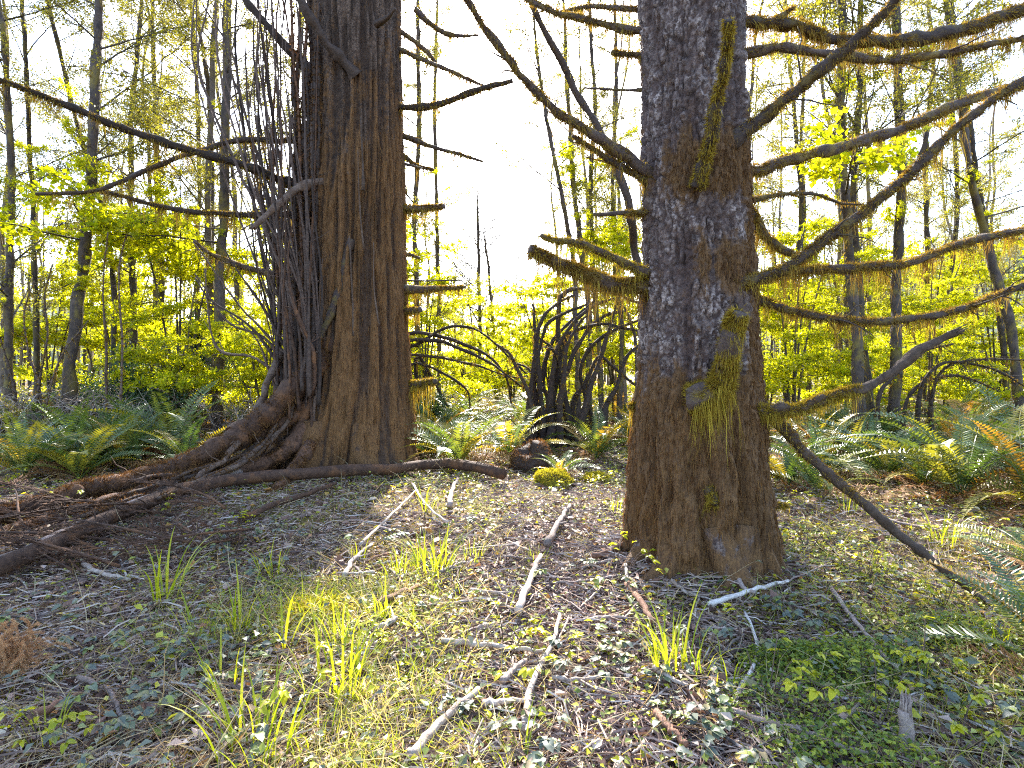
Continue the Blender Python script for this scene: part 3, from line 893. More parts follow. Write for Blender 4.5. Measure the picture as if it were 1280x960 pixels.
for k in range(7):
    x0, y0 = U(250, 330), U(330, 480)
    limb(thk, OT, [(U(360, 390), y0 + U(40, 90)), ((x0 + 370) / 2, y0 + U(10, 30)), (x0, y0 + U(-60, 10)), (x0 - U(5, 40), y0 - U(40, 120))], 2.4, 0.9, LD - 0.4, LD - 0.9,
         material='twig', twigs=6, name='stem', wob=1.5, side=6)
for k in range(9):      # pale strips of dead vine lying on the bark itself
    x0, y0 = U(385, 475), U(230, 560)
    limb(thk, OT, [(x0, y0), (x0 + U(-8, 8), y0 - U(40, 60)), (x0 + U(-14, 10), y0 - U(90, 130))], U(0.8, 1.8), 0.7, LD - 0.80, LD - 0.78, material='dead_limb', name='stem', wob=1.2, side=5)

# ------------------------------------------------------------------ background trees
def make_limb(kind, seed):
    """a side branch along +X, about 2 m long: returns wood mesh and leaf mesh"""
    r = np.random.default_rng(seed)
    mb, lp, ld = MB(), [], []
    L = 2.0
    rise = {'alder': 0.75, 'maple': 0.12, 'bare': 0.8}[kind]
    q = np.linspace(0, 1, 12)
    main = np.stack([q * L * 0.9, 0.15 * np.sin(q * 3 + seed) * q, rise * L * (q * 0.9 - 0.25 * q ** 2 * (kind == 'maple'))], -1) + r.normal(0, 0.02, (12, 3)) * q[:, None]
    mb.add(*tube(main, np.linspace(0.020, 0.005, 12), 5))
    for k in range(15 if kind != 'maple' else 16):
        s = r.uniform(0.12, 1)
        b0 = np.array([np.interp(s, q, main[:, a]) for a in range(3)])
        ang = r.uniform(0.4, 1.1) * r.choice([-1, 1])
        ln = r.uniform(0.35, 0.95) * (1.2 - 0.6 * s)
        up = r.uniform(-0.1, 0.75) if kind != 'maple' else r.uniform(-0.22, 0.22)
        dr = np.array([math.cos(ang), math.sin(ang), up])
        qq = np.linspace(0, 1, 6)[:, None]
        tw = b0 + dr * qq * ln + r.normal(0, 0.02, (6, 3)) * qq + np.array([0, 0, 0.12]) * qq ** 2 * (kind != 'maple')
        mb.add(*tube(tw, np.linspace(0.007, 0.0025, 6), 3))
        for j in range(3):
            s2 = r.uniform(0.3, 1)
            p2 = b0 + dr * s2 * ln
            d2 = unit(dr + r.normal(0, 0.6, 3))
            e2 = p2 + d2 * r.uniform(0.12, 0.4)
            mb.add(*tube(np.array([p2, (p2 + e2) / 2 + r.normal(0, 0.01, 3), e2]), [0.0035, 0.003, 0.002], 3))
            nl = 11 if kind == 'maple' else 15
            f = r.uniform(0, 1, nl)[:, None]
            lp.append(p2 + (e2 - p2) * f + r.normal(0, 0.05, (nl, 3)))
            ld.append(d2 + r.normal(0, 0.7, (nl, 3)))
        nl = 10 if kind == 'maple' else 12
        f = r.uniform(0.2, 1, nl)[:, None]
        lp.append(b0 + dr * f * ln + r.normal(0, 0.05, (nl, 3)))
        ld.append(dr + r.normal(0, 0.8, (nl, 3)))
    wood = mb.mesh('limb', M['alder'])
    if kind == 'bare':
        return wood, None, None
    lp, ld = np.concatenate(lp), np.concatenate(ld)
    n = len(lp)
    nrm = r.normal(0, 0.55, (n, 3)) + np.array([0, 0, 1.0])
    sz = r.uniform(0.06, 0.115, n) if kind == 'maple' else r.uniform(0.030, 0.062, n)
    V, T = leaves(lp, ld, nrm, sz, sz * (0.85 if kind == 'maple' else 0.7), 0.15)
    raw = (np.concatenate(mb.v), np.concatenate(mb.q), np.concatenate(mb.t), V, T)
    return wood, new_mesh('foliage', V, [T], M['lime' if kind == 'maple' else 'alder_leaf'], None, False), raw


LIMBS = {'alder': [make_limb('alder', s) for s in range(7)], 'maple': [make_limb('maple', 40 + s) for s in range(6)], 'bare': [make_limb('bare', 80 + s) for s in range(3)]}


def near(colm, marks):
    return min(marks, key=lambda m: abs(m[0] - colm))[1]


WOOD_MARKS = [(-120, 'beyond the end of the drooping limbs'), (25, 'behind the pale barked trunk'), (110, 'behind the curving mossy trunk'), (205, 'behind the tall lime maple'),
              (280, 'behind the tall straight dark trunk'), (350, 'behind the bare climbing stems'), (440, 'hidden behind the ridged trunk'), (530, 'beside the edge of the ridged trunk'), (640, 'in the bright clearing'),
              (740, 'behind the clump of stems'), (860, 'hidden behind the scaly trunk'), (985, 'behind the crooked thin trunk'), (1065, 'behind the paired mossy trunks'),
              (1125, 'behind the straight dark trunk'), (1200, 'near the leaning grey trunk'), (1290, 'behind the leaning grey trunk'), (1440, 'beyond the pale dry canes')]
FERN_MARKS = [(-60, 'at the far end of the drooping limbs'), (40, 'below the pale barked trunk'), (110, 'below the curving mossy trunk'), (190, 'in front of the evergreen shrub'), (290, 'behind the drooping limbs'),
              (540, 'beside the foot of the ridged trunk'), (610, 'at the mouth of the bright clearing'), (690, 'under the upright arching shrub'), (780, 'just behind the scaly trunk'),
              (1000, 'past the broken branch of the scaly trunk'), (1075, 'around the paired mossy trunks'), (1130, 'around the straight dark trunk'), (1220, 'in front of the pale dry canes'), (1320, 'under the leaning grey trunk'), (1400, 'beyond the leaning grey trunk')]



def add_limb(root, kind, p, yaw, pitch, s):
    w, f, _ = LIMBS[kind][int(rng.integers(len(LIMBS[kind])))]
    rot = (U(-0.3, 0.3), pitch, yaw)
    o = obj('limb', w, root, tuple(p), rot, s)
    if f is not None:
        obj('foliage', f, o, kind='stuff')
    return o


def bg_tree(path, d, r0, r1, H, label, n_limb, zl=2.5, kind='alder', group='slender trees of the wood', name='alder_tree', ls=(0.6, 1.3), material='alder', low=0.0, moss=260):
    n_limb = int(n_limb * 1.5) if kind == 'alder' else n_limb
    c0 = px(path[0][0], path[0][1], d)
    c0[2] = float(gz(c0[0], d)) - 0.1
    pts = [c0] + [px(a, b, d + 0.3 * math.sin(i * 2.1)) for i, (a, b) in enumerate(path[1:])]
    if pts[-1][2] < H:
        dirn = unit(pts[-1] - pts[-2])
        dirn = unit(dirn + np.array([0, 0, 0.5]))
        pts.append(pts[-1] + dirn * (H - pts[-1][2]) / dirn[2])
    org = c0 + np.array([0, 0, 0.1])
    c = cr(np.array(pts), 110) - org
    t = np.linspace(0, 1, 110)
    c += 0.10 * (np.stack([fbm(t * 9, t * 0 + k, int(org[0] * 97) % 977, 3) for k in range(3)], -1) - 0.5) * np.array([1, 1, 0])
    z = c[:, 2]
    ztop = px(0, path[-1][1], d)[2]
    rad = np.interp(z, [0, ztop, H], [r0 / F * d, r1 / F * d, r1 / F * d * 0.25])
    rad = 0.74 * rad * (1 + 0.4 * (fbm(z * 2.2, z * 0 + org[0], 7, 3) - 0.5)) * (1 + 0.5 * np.exp(-np.maximum(z, 0) / 0.3))
    root = thing(name, label, 'tree', org, 0, group)
    mb = MB()
    mb.add(*tube(c, rad, 10, 0.45, int(rng.integers(999))))
    tr = obj('trunk', mb.mesh('trunk', M[material]), root)
    if moss:
        k = rng.integers(0, 109, moss)
        a = rng.uniform(0, 2 * PI, moss)
        out = np.stack([np.cos(a), np.sin(a), a * 0], -1)
        f = rng.uniform(0, 1, moss)[:, None]
        R = c[k] * (1 - f) + c[np.minimum(k + 1, 109)] * f + out * rad[k][:, None]
        mm = MB()
        mm.add(*strands(R, out + np.array([0, 0, -0.2]), U(0.04, 0.14, moss), U(0.006, 0.012, moss), 0.8, 0.3))
        obj('moss', mm.mesh('moss', M['moss_hang']), tr, kind='stuff')
    for k in range(12 if kind == 'alder' else 0):
        zz = U(0.8, 7.5)
        p = np.array([np.interp(zz, z, c[:, a]) for a in range(3)])
        add_limb(root, 'maple', p, U(0, 2 * PI), U(-0.6, 0.2), U(0.16, 0.36))
    for k in range(n_limb):
        zz = zl + (H - zl - 0.3) * ((k + U(0, 1)) / n_limb)
        p = np.array([np.interp(zz, z, c[:, a]) for a in range(3)])
        kk = 'maple' if (kind == 'alder' and U(0, 1) < low and zz < 5) else kind
        add_limb(root, kk, p, U(0, 2 * PI), U(-0.25, 0.35), U(*ls) * (1.15 - 0.5 * zz / H))
    return root


# traced trunks: path of pixels bottom to top, distance, half widths, height
bg_tree([(82, 470), (92, 400), (106, 320), (114, 200), (119, 100), (123, -10)], 12.0, 10, 6.5, 15, 'dark mossy trunk curving upward in front of the evergreen shrub', 20, 4.0, low=0.3, moss=700)
bg_tree([(272, 500), (275, 380), (277, 300), (283, 150), (285, 0)], 12.5, 9, 6, 16, 'tall straight dark trunk between the evergreen shrub and the bare climbing stems', 20, 4.2, low=0.3, moss=600)
bg_tree([(10, 495), (12, 330), (14, 200), (6, 60), (-4, -10)], 13.0, 7, 4, 14, 'pale barked trunk with short side shoots above the dry bramble canes', 18, 2.5)
bg_tree([(46, 480), (44, 330), (38, 200), (32, 60), (30, 0)], 15.0, 4.5, 3, 14, 'thin upright trunk beside the pale barked one over dry canes', 18, 3)
bg_tree([(166, 470), (166, 330), (163, 240), (166, 120), (176, 0)], 16.0, 6, 3, 15, 'dark slim trunk rising out of the evergreen shrub', 18, 4, low=0.5)
bg_tree([(206, 470), (202, 350), (196, 240), (194, 120), (190, 0)], 17.0, 5, 2.8, 16, 'slim trunk rising through yellow green maple leaves', 18, 5, low=0.6)
bg_tree([(264, 470), (264, 300), (264, 180), (256, 80), (246, 0)], 15.0, 5, 3, 16, 'thin trunk close behind the tall straight dark trunk', 18, 5, low=0.4)
bg_tree([(136, 460), (140, 330), (96, 150), (56, -10)], 15.5, 4, 3, 13, 'thin bare trunk slanting strongly away from the curving mossy trunk', 12, 5)
bg_tree([(248, 470), (247, 340), (248, 200), (244, 60), (238, 0)], 19.0, 4, 3, 17, 'pale thin trunk behind the lime maple', 16, 5)
bg_tree([(1075, 520), (1072, 440), (1062, 330), (1056, 220), (1052, 100), (1050, -10)], 10.5, 9, 6, 14, 'mossy dark trunk paired with a straighter one beyond the ferns', 18, 4.5, low=0.5, moss=800)
bg_tree([(1092, 520), (1080, 430), (1072, 330), (1068, 220), (1075, 100), (1078, -10)], 11.2, 7, 4, 14, 'slimmer twin of the mossy trunk beyond the ferns', 14, 4.5, low=0.4, moss=300)
bg_tree([(1118, 520), (1120, 440), (1124, 330), (1126, 200), (1122, 90), (1118, -10)], 10.8, 9, 6.5, 15, 'straight dark trunk standing behind the broken grey branch', 18, 4.5, low=0.5, moss=800)
bg_tree([(1275, 470), (1262, 400), (1228, 290), (1212, 200), (1195, 100), (1180, -10)], 13.0, 8, 4.5, 14, 'leaning grey trunk bending over the far ferns', 16, 4.5, low=0.4, moss=200)
bg_tree([(1262, 470), (1250, 390), (1242, 330), (1216, 180), (1196, 60), (1190, -10)], 16.0, 5, 3, 15, 'thin leaning trunk just behind the leaning grey one', 14, 4, low=0.4)
bg_tree([(985, 500), (980, 420), (1000, 300), (996, 180), (985, 60), (983, 0)], 15.0, 4.5, 2.6, 14, 'crooked thin trunk just beyond the scaly trunk', 14, 3.5, low=0.6)
bg_tree([(1012, 500), (1012, 420), (1006, 320), (1002, 200), (1004, 60)], 17.0, 4.5, 2.6, 15, 'thin dark trunk among the lime leaves next to the crooked one', 14, 4, low=0.6)
bg_tree([(1190, 480), (1186, 380), (1196, 260), (1190, 140), (1186, 0)], 18.0, 4.5, 3, 16, 'slim trunk behind the tips of the long mossy limbs', 16, 4.5, low=0.5)
bg_tree([(1152, 480), (1160, 360), (1158, 220), (1164, 80), (1160, 0)], 19.0, 4.5, 3, 17, 'slim upright trunk beyond the straight dark trunk', 16, 5, low=0.5)
bg_tree([(522, 490), (522, 380), (520, 280), (524, 150), (522, 20)], 16.0, 5, 3.5, 15, 'leafy slim trunk close by the edge of the ridged trunk', 22, 2.0, low=0.7)
bg_tree([(548, 480), (548, 380), (546, 280), (544, 150), (546, 20)], 19.0, 4, 2.5, 15, 'leafy thin trunk on the rim of the bright clearing', 18, 2.5, low=0.7, ls=(0.5, 0.9))
bg_tree([(600, 480), (600, 400), (598, 330), (598, 250)], 30.0, 4, 2, 11.2, 'small bare topped tree standing alone in the bright clearing', 40, 3.5, kind='bare', ls=(1.2, 1.9), group='bare trees in the clearing')
bg_tree([(621, 480), (618, 420), (612, 350), (606, 300)], 33.0, 3.2, 1.6, 9.5, 'small forked bare tree in the bright clearing', 26, 3.5, kind='bare', ls=(1.0, 1.6), group='bare trees in the clearing')
# the clump seen past the scaly trunk
bg_tree([(722, 515), (722, 430), (716, 330), (704, 250), (690, 180), (676, 100)], 13.0, 5, 3, 12, 'thin stem curving out of the clump behind the scaly trunk', 12, 4, ls=(0.5, 0.9), low=0.3)
bg_tree([(735, 515), (736, 400), (728, 320), (716, 230), (712, 150), (706, 60)], 13.6, 6, 3, 13, 'stouter stem of the clump behind the scaly trunk', 14, 4, ls=(0.5, 0.9), low=0.3)
bg_tree([(750, 515), (748, 420), (742, 320), (738, 230), (744, 120), (738, 20)], 14.2, 5, 2.6, 14, 'upright stem of the clump behind the scaly trunk', 14, 4, ls=(0.5, 0.9), low=0.3)
bg_tree([(775, 510), (778, 420), (768, 330), (766, 240), (770, 120), (768, 20)], 15.0, 4.5, 2.4, 14, 'last thin stem of the clump, half hidden by the scaly trunk', 12, 4, ls=(0.5, 0.9), low=0.3)
bg_tree([(812, 520), (806, 400), (796, 320), (786, 260), (752, 170), (712, 100), (660, -10)], 9.5, 8, 5, 10, 'dark bare stem sweeping up from behind the scaly trunk', 5, 5.5, kind='bare', material='dark_branch', ls=(0.5, 0.8), group='bare stems behind the scaly spruce')


# whole small trees for the depth of the wood
def tree_variant(kind, seed, H, r):
    rr = np.random.default_rng(seed)
    q = np.linspace(0, 1, 24)
    c = np.stack([0.5 * (fbm(q * 3, q * 0, seed, 3) - 0.5) * q * 3, 0.5 * (fbm(q * 3, q * 0 + 5, seed, 3) - 0.5) * q * 3, q * H], -1)
    tb = MB()
    tb.add(*tube(c, np.interp(q, [0, 0.05, 1], [r * 1.3, r, r * 0.2]), 7, 0.2, seed))
    wb, lb = MB(), MB()
    for k in range(19):
        z = rr.uniform(0.16, 0.99)
        p = np.array([np.interp(z, q, c[:, a]) for a in range(3)])
        kk = kind if not (kind == 'alder' and z < 0.35 and rr.random() < 0.5) else 'alder'
        v = LIMBS[kk][int(rr.integers(len(LIMBS[kk])))][2]
        s = rr.uniform(0.55, 1.15) * (1.2 - 0.6 * z)
        Rm = np.array(Matrix.Rotation(rr.uniform(0, 2 * PI), 3, 'Z') @ Matrix.Rotation(rr.uniform(-0.3, 0.3), 3, 'Y'))
        wb.add(v[0] @ Rm.T * s + p, v[1], v[2])
        lb.add(v[3] @ Rm.T * s + p, None, v[4])
    return (tb.mesh('trunk', M['alder_hazed' if kind == 'alder' else 'alder']), wb.mesh('limb', M['alder_hazed' if kind == 'alder' else 'alder']), lb.mesh('crown', M['lime' if kind == 'maple' else 'alder_leaf'], False))


TV = {'alder': [tree_variant('alder', 200 + s, 14, 0.085) for s in range(3)], 'maple': [tree_variant('maple', 300 + s, 6.0, 0.05) for s in range(3)]}


def far_tree(kind, x, y, s, label, group, name):
    tr, li, cr_ = TV[kind][int(rng.integers(len(TV[kind])))]
    root = thing(name, label, 'tree', (x, y, float(gz(x, y)) - 0.05), U(0, 2 * PI), group, s)
    root.rotation_euler = (U(-0.06, 0.06), U(-0.06, 0.06), U(0, 2 * PI))
    obj('trunk', tr, root)
    obj('limb', li, root)
    obj('crown', cr_, root, kind='stuff')


def in_gap(colm, d):
    return 548 < colm < (700 if d > 18 else 720)


placed = []
n_t = 0
while n_t < 125:
    d = 14 + 34 * U(0, 1) ** 0.9
    colm = U(-260, 1540)
    if in_gap(colm, d):
        continue
    x = (colm - 640) / F * d
    if any((x - a) ** 2 + (d - b) ** 2 < 1.4 for a, b in placed):
        continue
    placed.append((x, d))
    n_t += 1
    lb = ('thin far alder, ' if d > 24 else 'thin spring alder, ') + near(colm, WOOD_MARKS)
    far_tree('alder', x, d, U(0.8, 1.25), lb, 'alders deep in the wood' if d > 24 else 'alders of the mid distance', 'alder_tree')
n_t = 0
while n_t < 64:
    d = 17 + 22 * U(0, 1)
    colm = U(-200, 1480)
    if 575 < colm < 690 and d < 26:
        continue
    x = (colm - 640) / F * d
    far_tree('maple', x, d, U(0.5, 0.95) if not in_gap(colm, d) else U(0.4, 0.6), 'small distant yellow green maple, ' + near(colm, WOOD_MARKS), 'distant vine maples', 'vine_maple')
    n_t += 1


for k in range(13):
    colm, d = 560 + 11.5 * k + U(-5, 5), U(27, 40)
    far_tree('maple', (colm - 640) / F * d, d, U(0.8, 1.12), 'hazy yellow green maple filling the low end of the bright clearing', 'maples at the end of the clearing', 'vine_maple')
for k in range(7):
    colm, d = [566, 578, 590, 655, 668, 682, 696][k], U(34, 44)
    far_tree('alder', (colm - 640) / F * d, d, U(0.55, 0.72), 'small slender alder at the low end of the bright clearing', 'alders at the end of the clearing', 'alder_tree')


# lime understorey maples nearer by, each with its own stems and sprays
def maple(cx, d, h, w, n, label, z0=0.8, stems=4, kind='maple'):
    x = (cx - 640) / F * d
    org = np.array([x, d, float(gz(x, d))])
    root = thing('vine_maple', label, 'tree', org, 0, 'yellow green maples under the alders')
    for k in range(stems):
        a = U(0, 2 * PI)
        tx, ty = math.cos(a) * w * U(0.3, 0.8), math.sin(a) * w * U(0.3, 0.8) * 0.6
        hh = h * U(0.75, 1.0)
        pts = cr(np.array([[U(-.1, .1), U(-.1, .1), -0.1], [tx * 0.25, ty * 0.25, hh * 0.4], [tx * 0.65, ty * 0.65, hh * 0.8], [tx, ty, hh]]), 18)
        mb = MB()
        mb.add(*tube(pts, np.linspace(0.035, 0.010, 18), 7, 0.2, k))
        obj('stem', mb.mesh('stem', M['alder']), root)
        for j in range(int(n * 1.6) // stems):
            s = U(0, 1)
            zz = z0 + (hh - z0) * s
            p = np.array([np.interp(zz, pts[:, 2], pts[:, b]) for b in range(3)])
            add_limb(root, kind, p, U(0, 2 * PI), U(-0.2, 0.3), U(0.4, 0.8) * (1.1 - 0.4 * s))
    return root


maple(225, 13.5, 6.6, 1.9, 30, 'tall lime maple leafing out between the curving and the straight trunk', 2.6, 5)
maple(330, 12.5, 2.9, 1.6, 24, 'low lime maple arching in front of the bare climbing stems', 0.7, 5)
maple(215, 12.2, 2.3, 1.2, 14, 'low lime maple spray leaning over the evergreen shrub', 1.0, 4)
maple(60, 16.5, 5.5, 1.8, 18, 'lime maple thin of leaf behind the pale barked trunk', 2.0, 4)
maple(150, 18.0, 6.0, 2.0, 22, 'lime maple in the shade behind the slim dark trunk', 2.0, 4)
maple(690, 15.5, 4.9, 1.4, 22, 'bright lime maple over the arching shrub', 1.6, 4)
maple(770, 16.5, 5.2, 1.3, 20, 'bright lime maple half hidden behind the scaly trunk', 1.6, 4)
maple(530, 15.0, 5.0, 0.9, 16, 'narrow lime maple beside the ridged trunk', 1.2, 4)
maple(585, 21.0, 3.6, 1.3, 14, 'small lime maple at the edge of the clearing', 0.8, 4)
maple(640, 24.0, 3.6, 1.6, 16, 'small lime maple in the middle of the clearing', 0.8, 4)
maple(990, 13.0, 5.0, 1.5, 24, 'lime maple right beyond the scaly trunk', 1.2, 5)
maple(1060, 14.5, 5.4, 1.7, 26, 'lime maple behind the paired dark trunks', 1.0, 5)
maple(1160, 15.5, 5.0, 1.8, 24, 'lime maple beyond the straight dark trunk', 1.0, 5)
maple(1245, 16.5, 4.8, 1.8, 22, 'lime maple under the leaning grey trunk', 1.0, 5)
maple(960, 19.0, 4.0, 1.6, 18, 'lime maple in the gap beyond the scaly trunk and its broken branch', 0.8, 4)


# evergreen shrubs
def evergreen(cx, d, h, w, n, label, seed):
    r = np.random.default_rng(seed)
    x = (cx - 640) / F * d
    root = thing('evergreen_shrub', label, 'shrub', (x, d, float(gz(x, d))), 0, 'dark evergreen shrubs')
    mb = MB()
    tips = []
    for k in range(26):
        a, s = r.uniform(0, 2 * PI), r.uniform(0.2, 1)
        e = np.array([math.cos(a) * w * s, math.sin(a) * w * 0.7 * s, h * (1.05 - 0.55 * s ** 2) * r.uniform(0.6, 1)])
        pts = cr(np.array([[0, 0, 0], e * np.array([0.3, 0.3, 0.55]), e]), 9) + r.normal(0, 0.02, (9, 3))
        mb.add(*tube(pts, np.linspace(0.018, 0.004, 9), 4))
        tips.append(pts)
    obj('stem', mb.mesh('stem', M['dark_branch']), root)
    tp = np.array(tips)
    k, j = r.integers(0, 26, n), r.integers(3, 9, n)
    base = tp[k, j] + r.normal(0, 0.13, (n, 3))
    base[:, 2] = np.maximum(base[:, 2], 0.05)
    dr = unit(base - np.array([0, 0, h * 0.3])) + r.normal(0, 0.6, (n, 3)) + np.array([0, 0, -0.2])
    V, T = leaves(base, dr, r.normal(0, 0.5, (n, 3)) + np.array([0, 0, 1]), r.uniform(0.05, 0.10, n), r.uniform(0.025, 0.045, n), 0.2)
    obj('foliage', new_mesh('foliage', V, [T], M['ever'], None, False), root, kind='stuff')


evergreen(170, 12.8, 2.2, 1.15, 9000, 'large dark evergreen shrub under the curving mossy trunk', 1)
evergreen(205, 11.8, 1.2, 0.9, 5000, 'lower dark evergreen shrub behind the brown ferns', 2)
evergreen(95, 13.2, 1.3, 1.0, 5000, 'dark evergreen shrub behind the dry canes', 3)
evergreen(530, 12.5, 1.0, 0.8, 3500, 'dark evergreen shrub beside the foot of the ridged trunk', 4)
evergreen(250, 14.5, 3.3, 1.3, 9000, 'tall feathery evergreen behind the straight dark trunk', 5)

# arching bare shrubs in the middle
def shrub(name, label, d, stems, base_col, extra, mats='dark_branch', r=4.0):
    o = px(base_col, 0, d)
    org = np.array([o[0], d, float(gz(o[0], d))])
    root = thing(name, label, 'shrub', org, 0, 'arching bare shrubs')
    for i, st in enumerate(stems):
        p0 = st[0]
        pts = [(p0[0] + U(-4, 4), HZ + CAMZ * F / d + 4)] + st
        limb(root, org, pts, r * U(0.8, 1.3), r * 0.35, d + U(-.3, .3), d + U(-.6, .6), material=mats, moss=0.5, hang=0.1, twigs=extra * 2, name='stem', wob=1.4, side=7)


shrub('arching_shrub', 'dark bare shrub with upright stems arching over beside the scaly trunk', 11.5, [
    [(660, 505), (667, 440), (675, 403), (692, 383), (716, 369)], [(672, 508), (680, 460), (690, 430), (716, 400), (742, 374)],
    [(684, 510), (690, 455), (706, 415), (735, 385), (768, 372)], [(692, 512), (700, 445), (716, 416), (760, 404), (802, 414)],
    [(702, 514), (708, 440), (722, 410), (740, 392)], [(724, 520), (740, 470), (754, 430), (766, 396), (772, 372)],
    [(716, 500), (732, 480), (750, 445), (768, 458), (795, 480)], [(668, 400), (670, 392), (668, 380)],
    [(792, 515), (797, 470), (796, 430), (788, 395), (780, 380)], [(678, 512), (672, 450), (684, 410), (702, 392), (730, 378)],
    [(696, 514), (712, 460), (726, 424), (752, 396), (786, 388)], [(710, 516), (700, 470), (690, 440), (672, 420)], [(740, 520), (728, 470), (742, 430), (770, 410), (800, 402)],
    [(752, 520), (770, 480), (782, 446), (800, 430)], [(664, 510), (652, 470), (640, 446), (620, 432)], [(690, 514), (676, 480), (660, 462), (646, 455)], [(700, 390), (704, 370), (720, 362), (760, 366), (800, 380)]], 700, 6, r=4.8)
shrub('arching_shrub', 'bare shrub with dark branches arching out from behind the ridged trunk', 12.2, [
    [(505, 450), (525, 430), (555, 410), (585, 410), (620, 430), (657, 466)], [(500, 440), (540, 426), (575, 436), (612, 455), (656, 486)],
    [(500, 455), (540, 445), (590, 455), (640, 470), (660, 468)], [(520, 448), (535, 462), (550, 490), (566, 516)],
    [(510, 462), (530, 456), (560, 470), (585, 490), (588, 515)], [(500, 430), (540, 418), (600, 440), (630, 470), (640, 505)]], 500, 14, r=3.6)
shrub('arching_shrub', 'low bare shrub sprawling beyond the broken grey branch', 10.0, [
    [(1150, 500), (1160, 470), (1190, 452), (1240, 460), (1285, 485)], [(1130, 510), (1150, 480), (1200, 470), (1250, 490)],
    [(1165, 500), (1180, 460), (1220, 450), (1285, 450)], [(1100, 500), (1120, 470), (1150, 440), (1190, 430)]], 1140, 14, r=3.0)
shrub('arching_shrub', 'spindly bare shrub with pale stems in front of the curving mossy trunk', 11.0, [
    [(50, 490), (36, 440), (30, 390), (42, 350)], [(48, 490), (60, 420), (56, 370), (66, 330)], [(132, 500), (132, 430), (128, 350), (134, 290)],
    [(152, 500), (152, 420), (150, 340), (162, 280)], [(60, 500), (80, 440), (110, 400)], [(20, 500), (6, 440), (-10, 400)]], 60, 10, 'twig', r=2.2)


# dry bramble thickets
def thicket(cx, row, w, h, n, label, seed):
    if cx < 300:
        w, h, n, row = w * 1.15, h * 1.45, int(n * 1.5), row + 8
    r = np.random.default_rng(seed)
    c = P(cx, row)
    root = thing('dry_bramble', label, 'bramble', c, 0, 'dry bramble thickets')
    mb = MB()
    for k in range(n):
        b = np.array([r.uniform(-w, w), r.uniform(-0.8, 0.8), 0])
        a, ln = r.uniform(0, 2 * PI), r.uniform(0.5, 1.5) * h
        e = b + np.array([math.cos(a) * ln * 0.9, math.sin(a) * ln * 0.9, r.uniform(-0.02, 0.75) * h])
        m = (b + e) / 2 + np.array([0, 0, r.uniform(0.2, 0.7) * h])
        pts = cr(np.array([b, m, e]), 9) + r.normal(0, 0.012, (9, 3))
        mb.add(*tube(pts, np.linspace(1, 0.5, 9) * r.uniform(0.005, 0.012), 3))
        for j in range(3):
            i = r.integers(2, 9)
            dd = unit(r.normal(0, 1, 3)) * r.uniform(0.06, 0.3)
            mb.add(*tube(np.array([pts[i], pts[i] + dd * 0.5 + r.normal(0, .01, 3), pts[i] + dd]), [0.006, 0.005, 0.003], 3))
    obj('cane', mb.mesh('cane', M['cane']), root, kind='stuff')


thicket(40, 548, 1.6, 0.85, 110, 'tangle of dry brown bramble canes below the pale barked trunk', 1)
thicket(150, 545, 1.4, 0.8, 100, 'tangle of dry brown canes in front of the evergreen shrub', 2)
thicket(270, 548, 1.0, 0.8, 70, 'tangle of dry canes beside the drooping root-like limb', 3)
thicket(-60, 560, 1.3, 0.8, 70, 'dry cane tangle at the far end of the drooping limbs', 4)
thicket(1200, 525, 1.9, 0.9, 110, 'pale dry cane tangle beyond the big ferns', 5)
thicket(1290, 540, 1.3, 0.9, 70, 'pale dry cane tangle under the leaning trunk', 6)
thicket(1010, 535, 0.9, 0.6, 50, 'small tangle of dry canes behind the scaly trunk', 7)
thicket(600, 525, 1.8, 0.7, 80, 'dry cane tangle behind the ferns of the clearing', 8)
thicket(770, 530, 1.2, 0.7, 60, 'dry cane tangle under the arching shrub', 9)

# ------------------------------------------------------------------ ferns
def frond(seed, dead=False):
    r = np.random.default_rng(seed)
    n = 36
    q = np.linspace(0, 1, n)
    a0, a1 = r.uniform(1.0, 1.35), r.uniform(-0.55, 0.15)
    if dead:
        a0, a1 = r.uniform(0.2, 0.7), r.uniform(-0.7, -0.3)
    ang = a0 + (a1 - a0) * q ** 1.1
    dx, dz = np.cos(ang) / n, np.sin(ang) / n
    c = np.stack([np.cumsum(dx), 0.08 * np.sin(q * 2 + seed) * q, np.cumsum(dz)], -1)
    mb = MB()
    mb.add(*tube(c[::5], np.linspace(0.0045, 0.0012, len(c[::5])), 3))
    tg, _, _ = frames(c)
    k = np.repeat(np.arange(4, n), 2)
    sgn = np.tile([1.0, -1.0], n - 4)
    side = np.array([0, 1.0, 0])
    nrm = unit(np.cross(tg[k], side))
    wl = 0.115 * np.sin(np.clip(q[k] * 1.02 + 0.06, 0, 1) ** 0.8 * PI) ** 0.75 + 0.004
    wl = wl * r.uniform(0.85, 1.1, len(k))
    base = c[k] + tg[k] * (sgn * 0.006)[:, None]
    D = side * sgn[:, None] + tg[k] * 0.28 - nrm * (-0.25 if not dead else 0.35) * 0.5 + r.normal(0, 0.05 if not dead else 0.3, (len(k), 3))
    V, T = leaves(base, D, -nrm + r.normal(0, 0.12, (len(k), 3)), wl, np.full(len(k), 0.023), 0.12)
    mb.add(V, None, T)
    return mb.mesh('frond', M['fern_dead' if dead else 'fern'], False)


FR = [frond(s) for s in range(8)]
FD = [frond(60 + s, True) for s in range(3)]


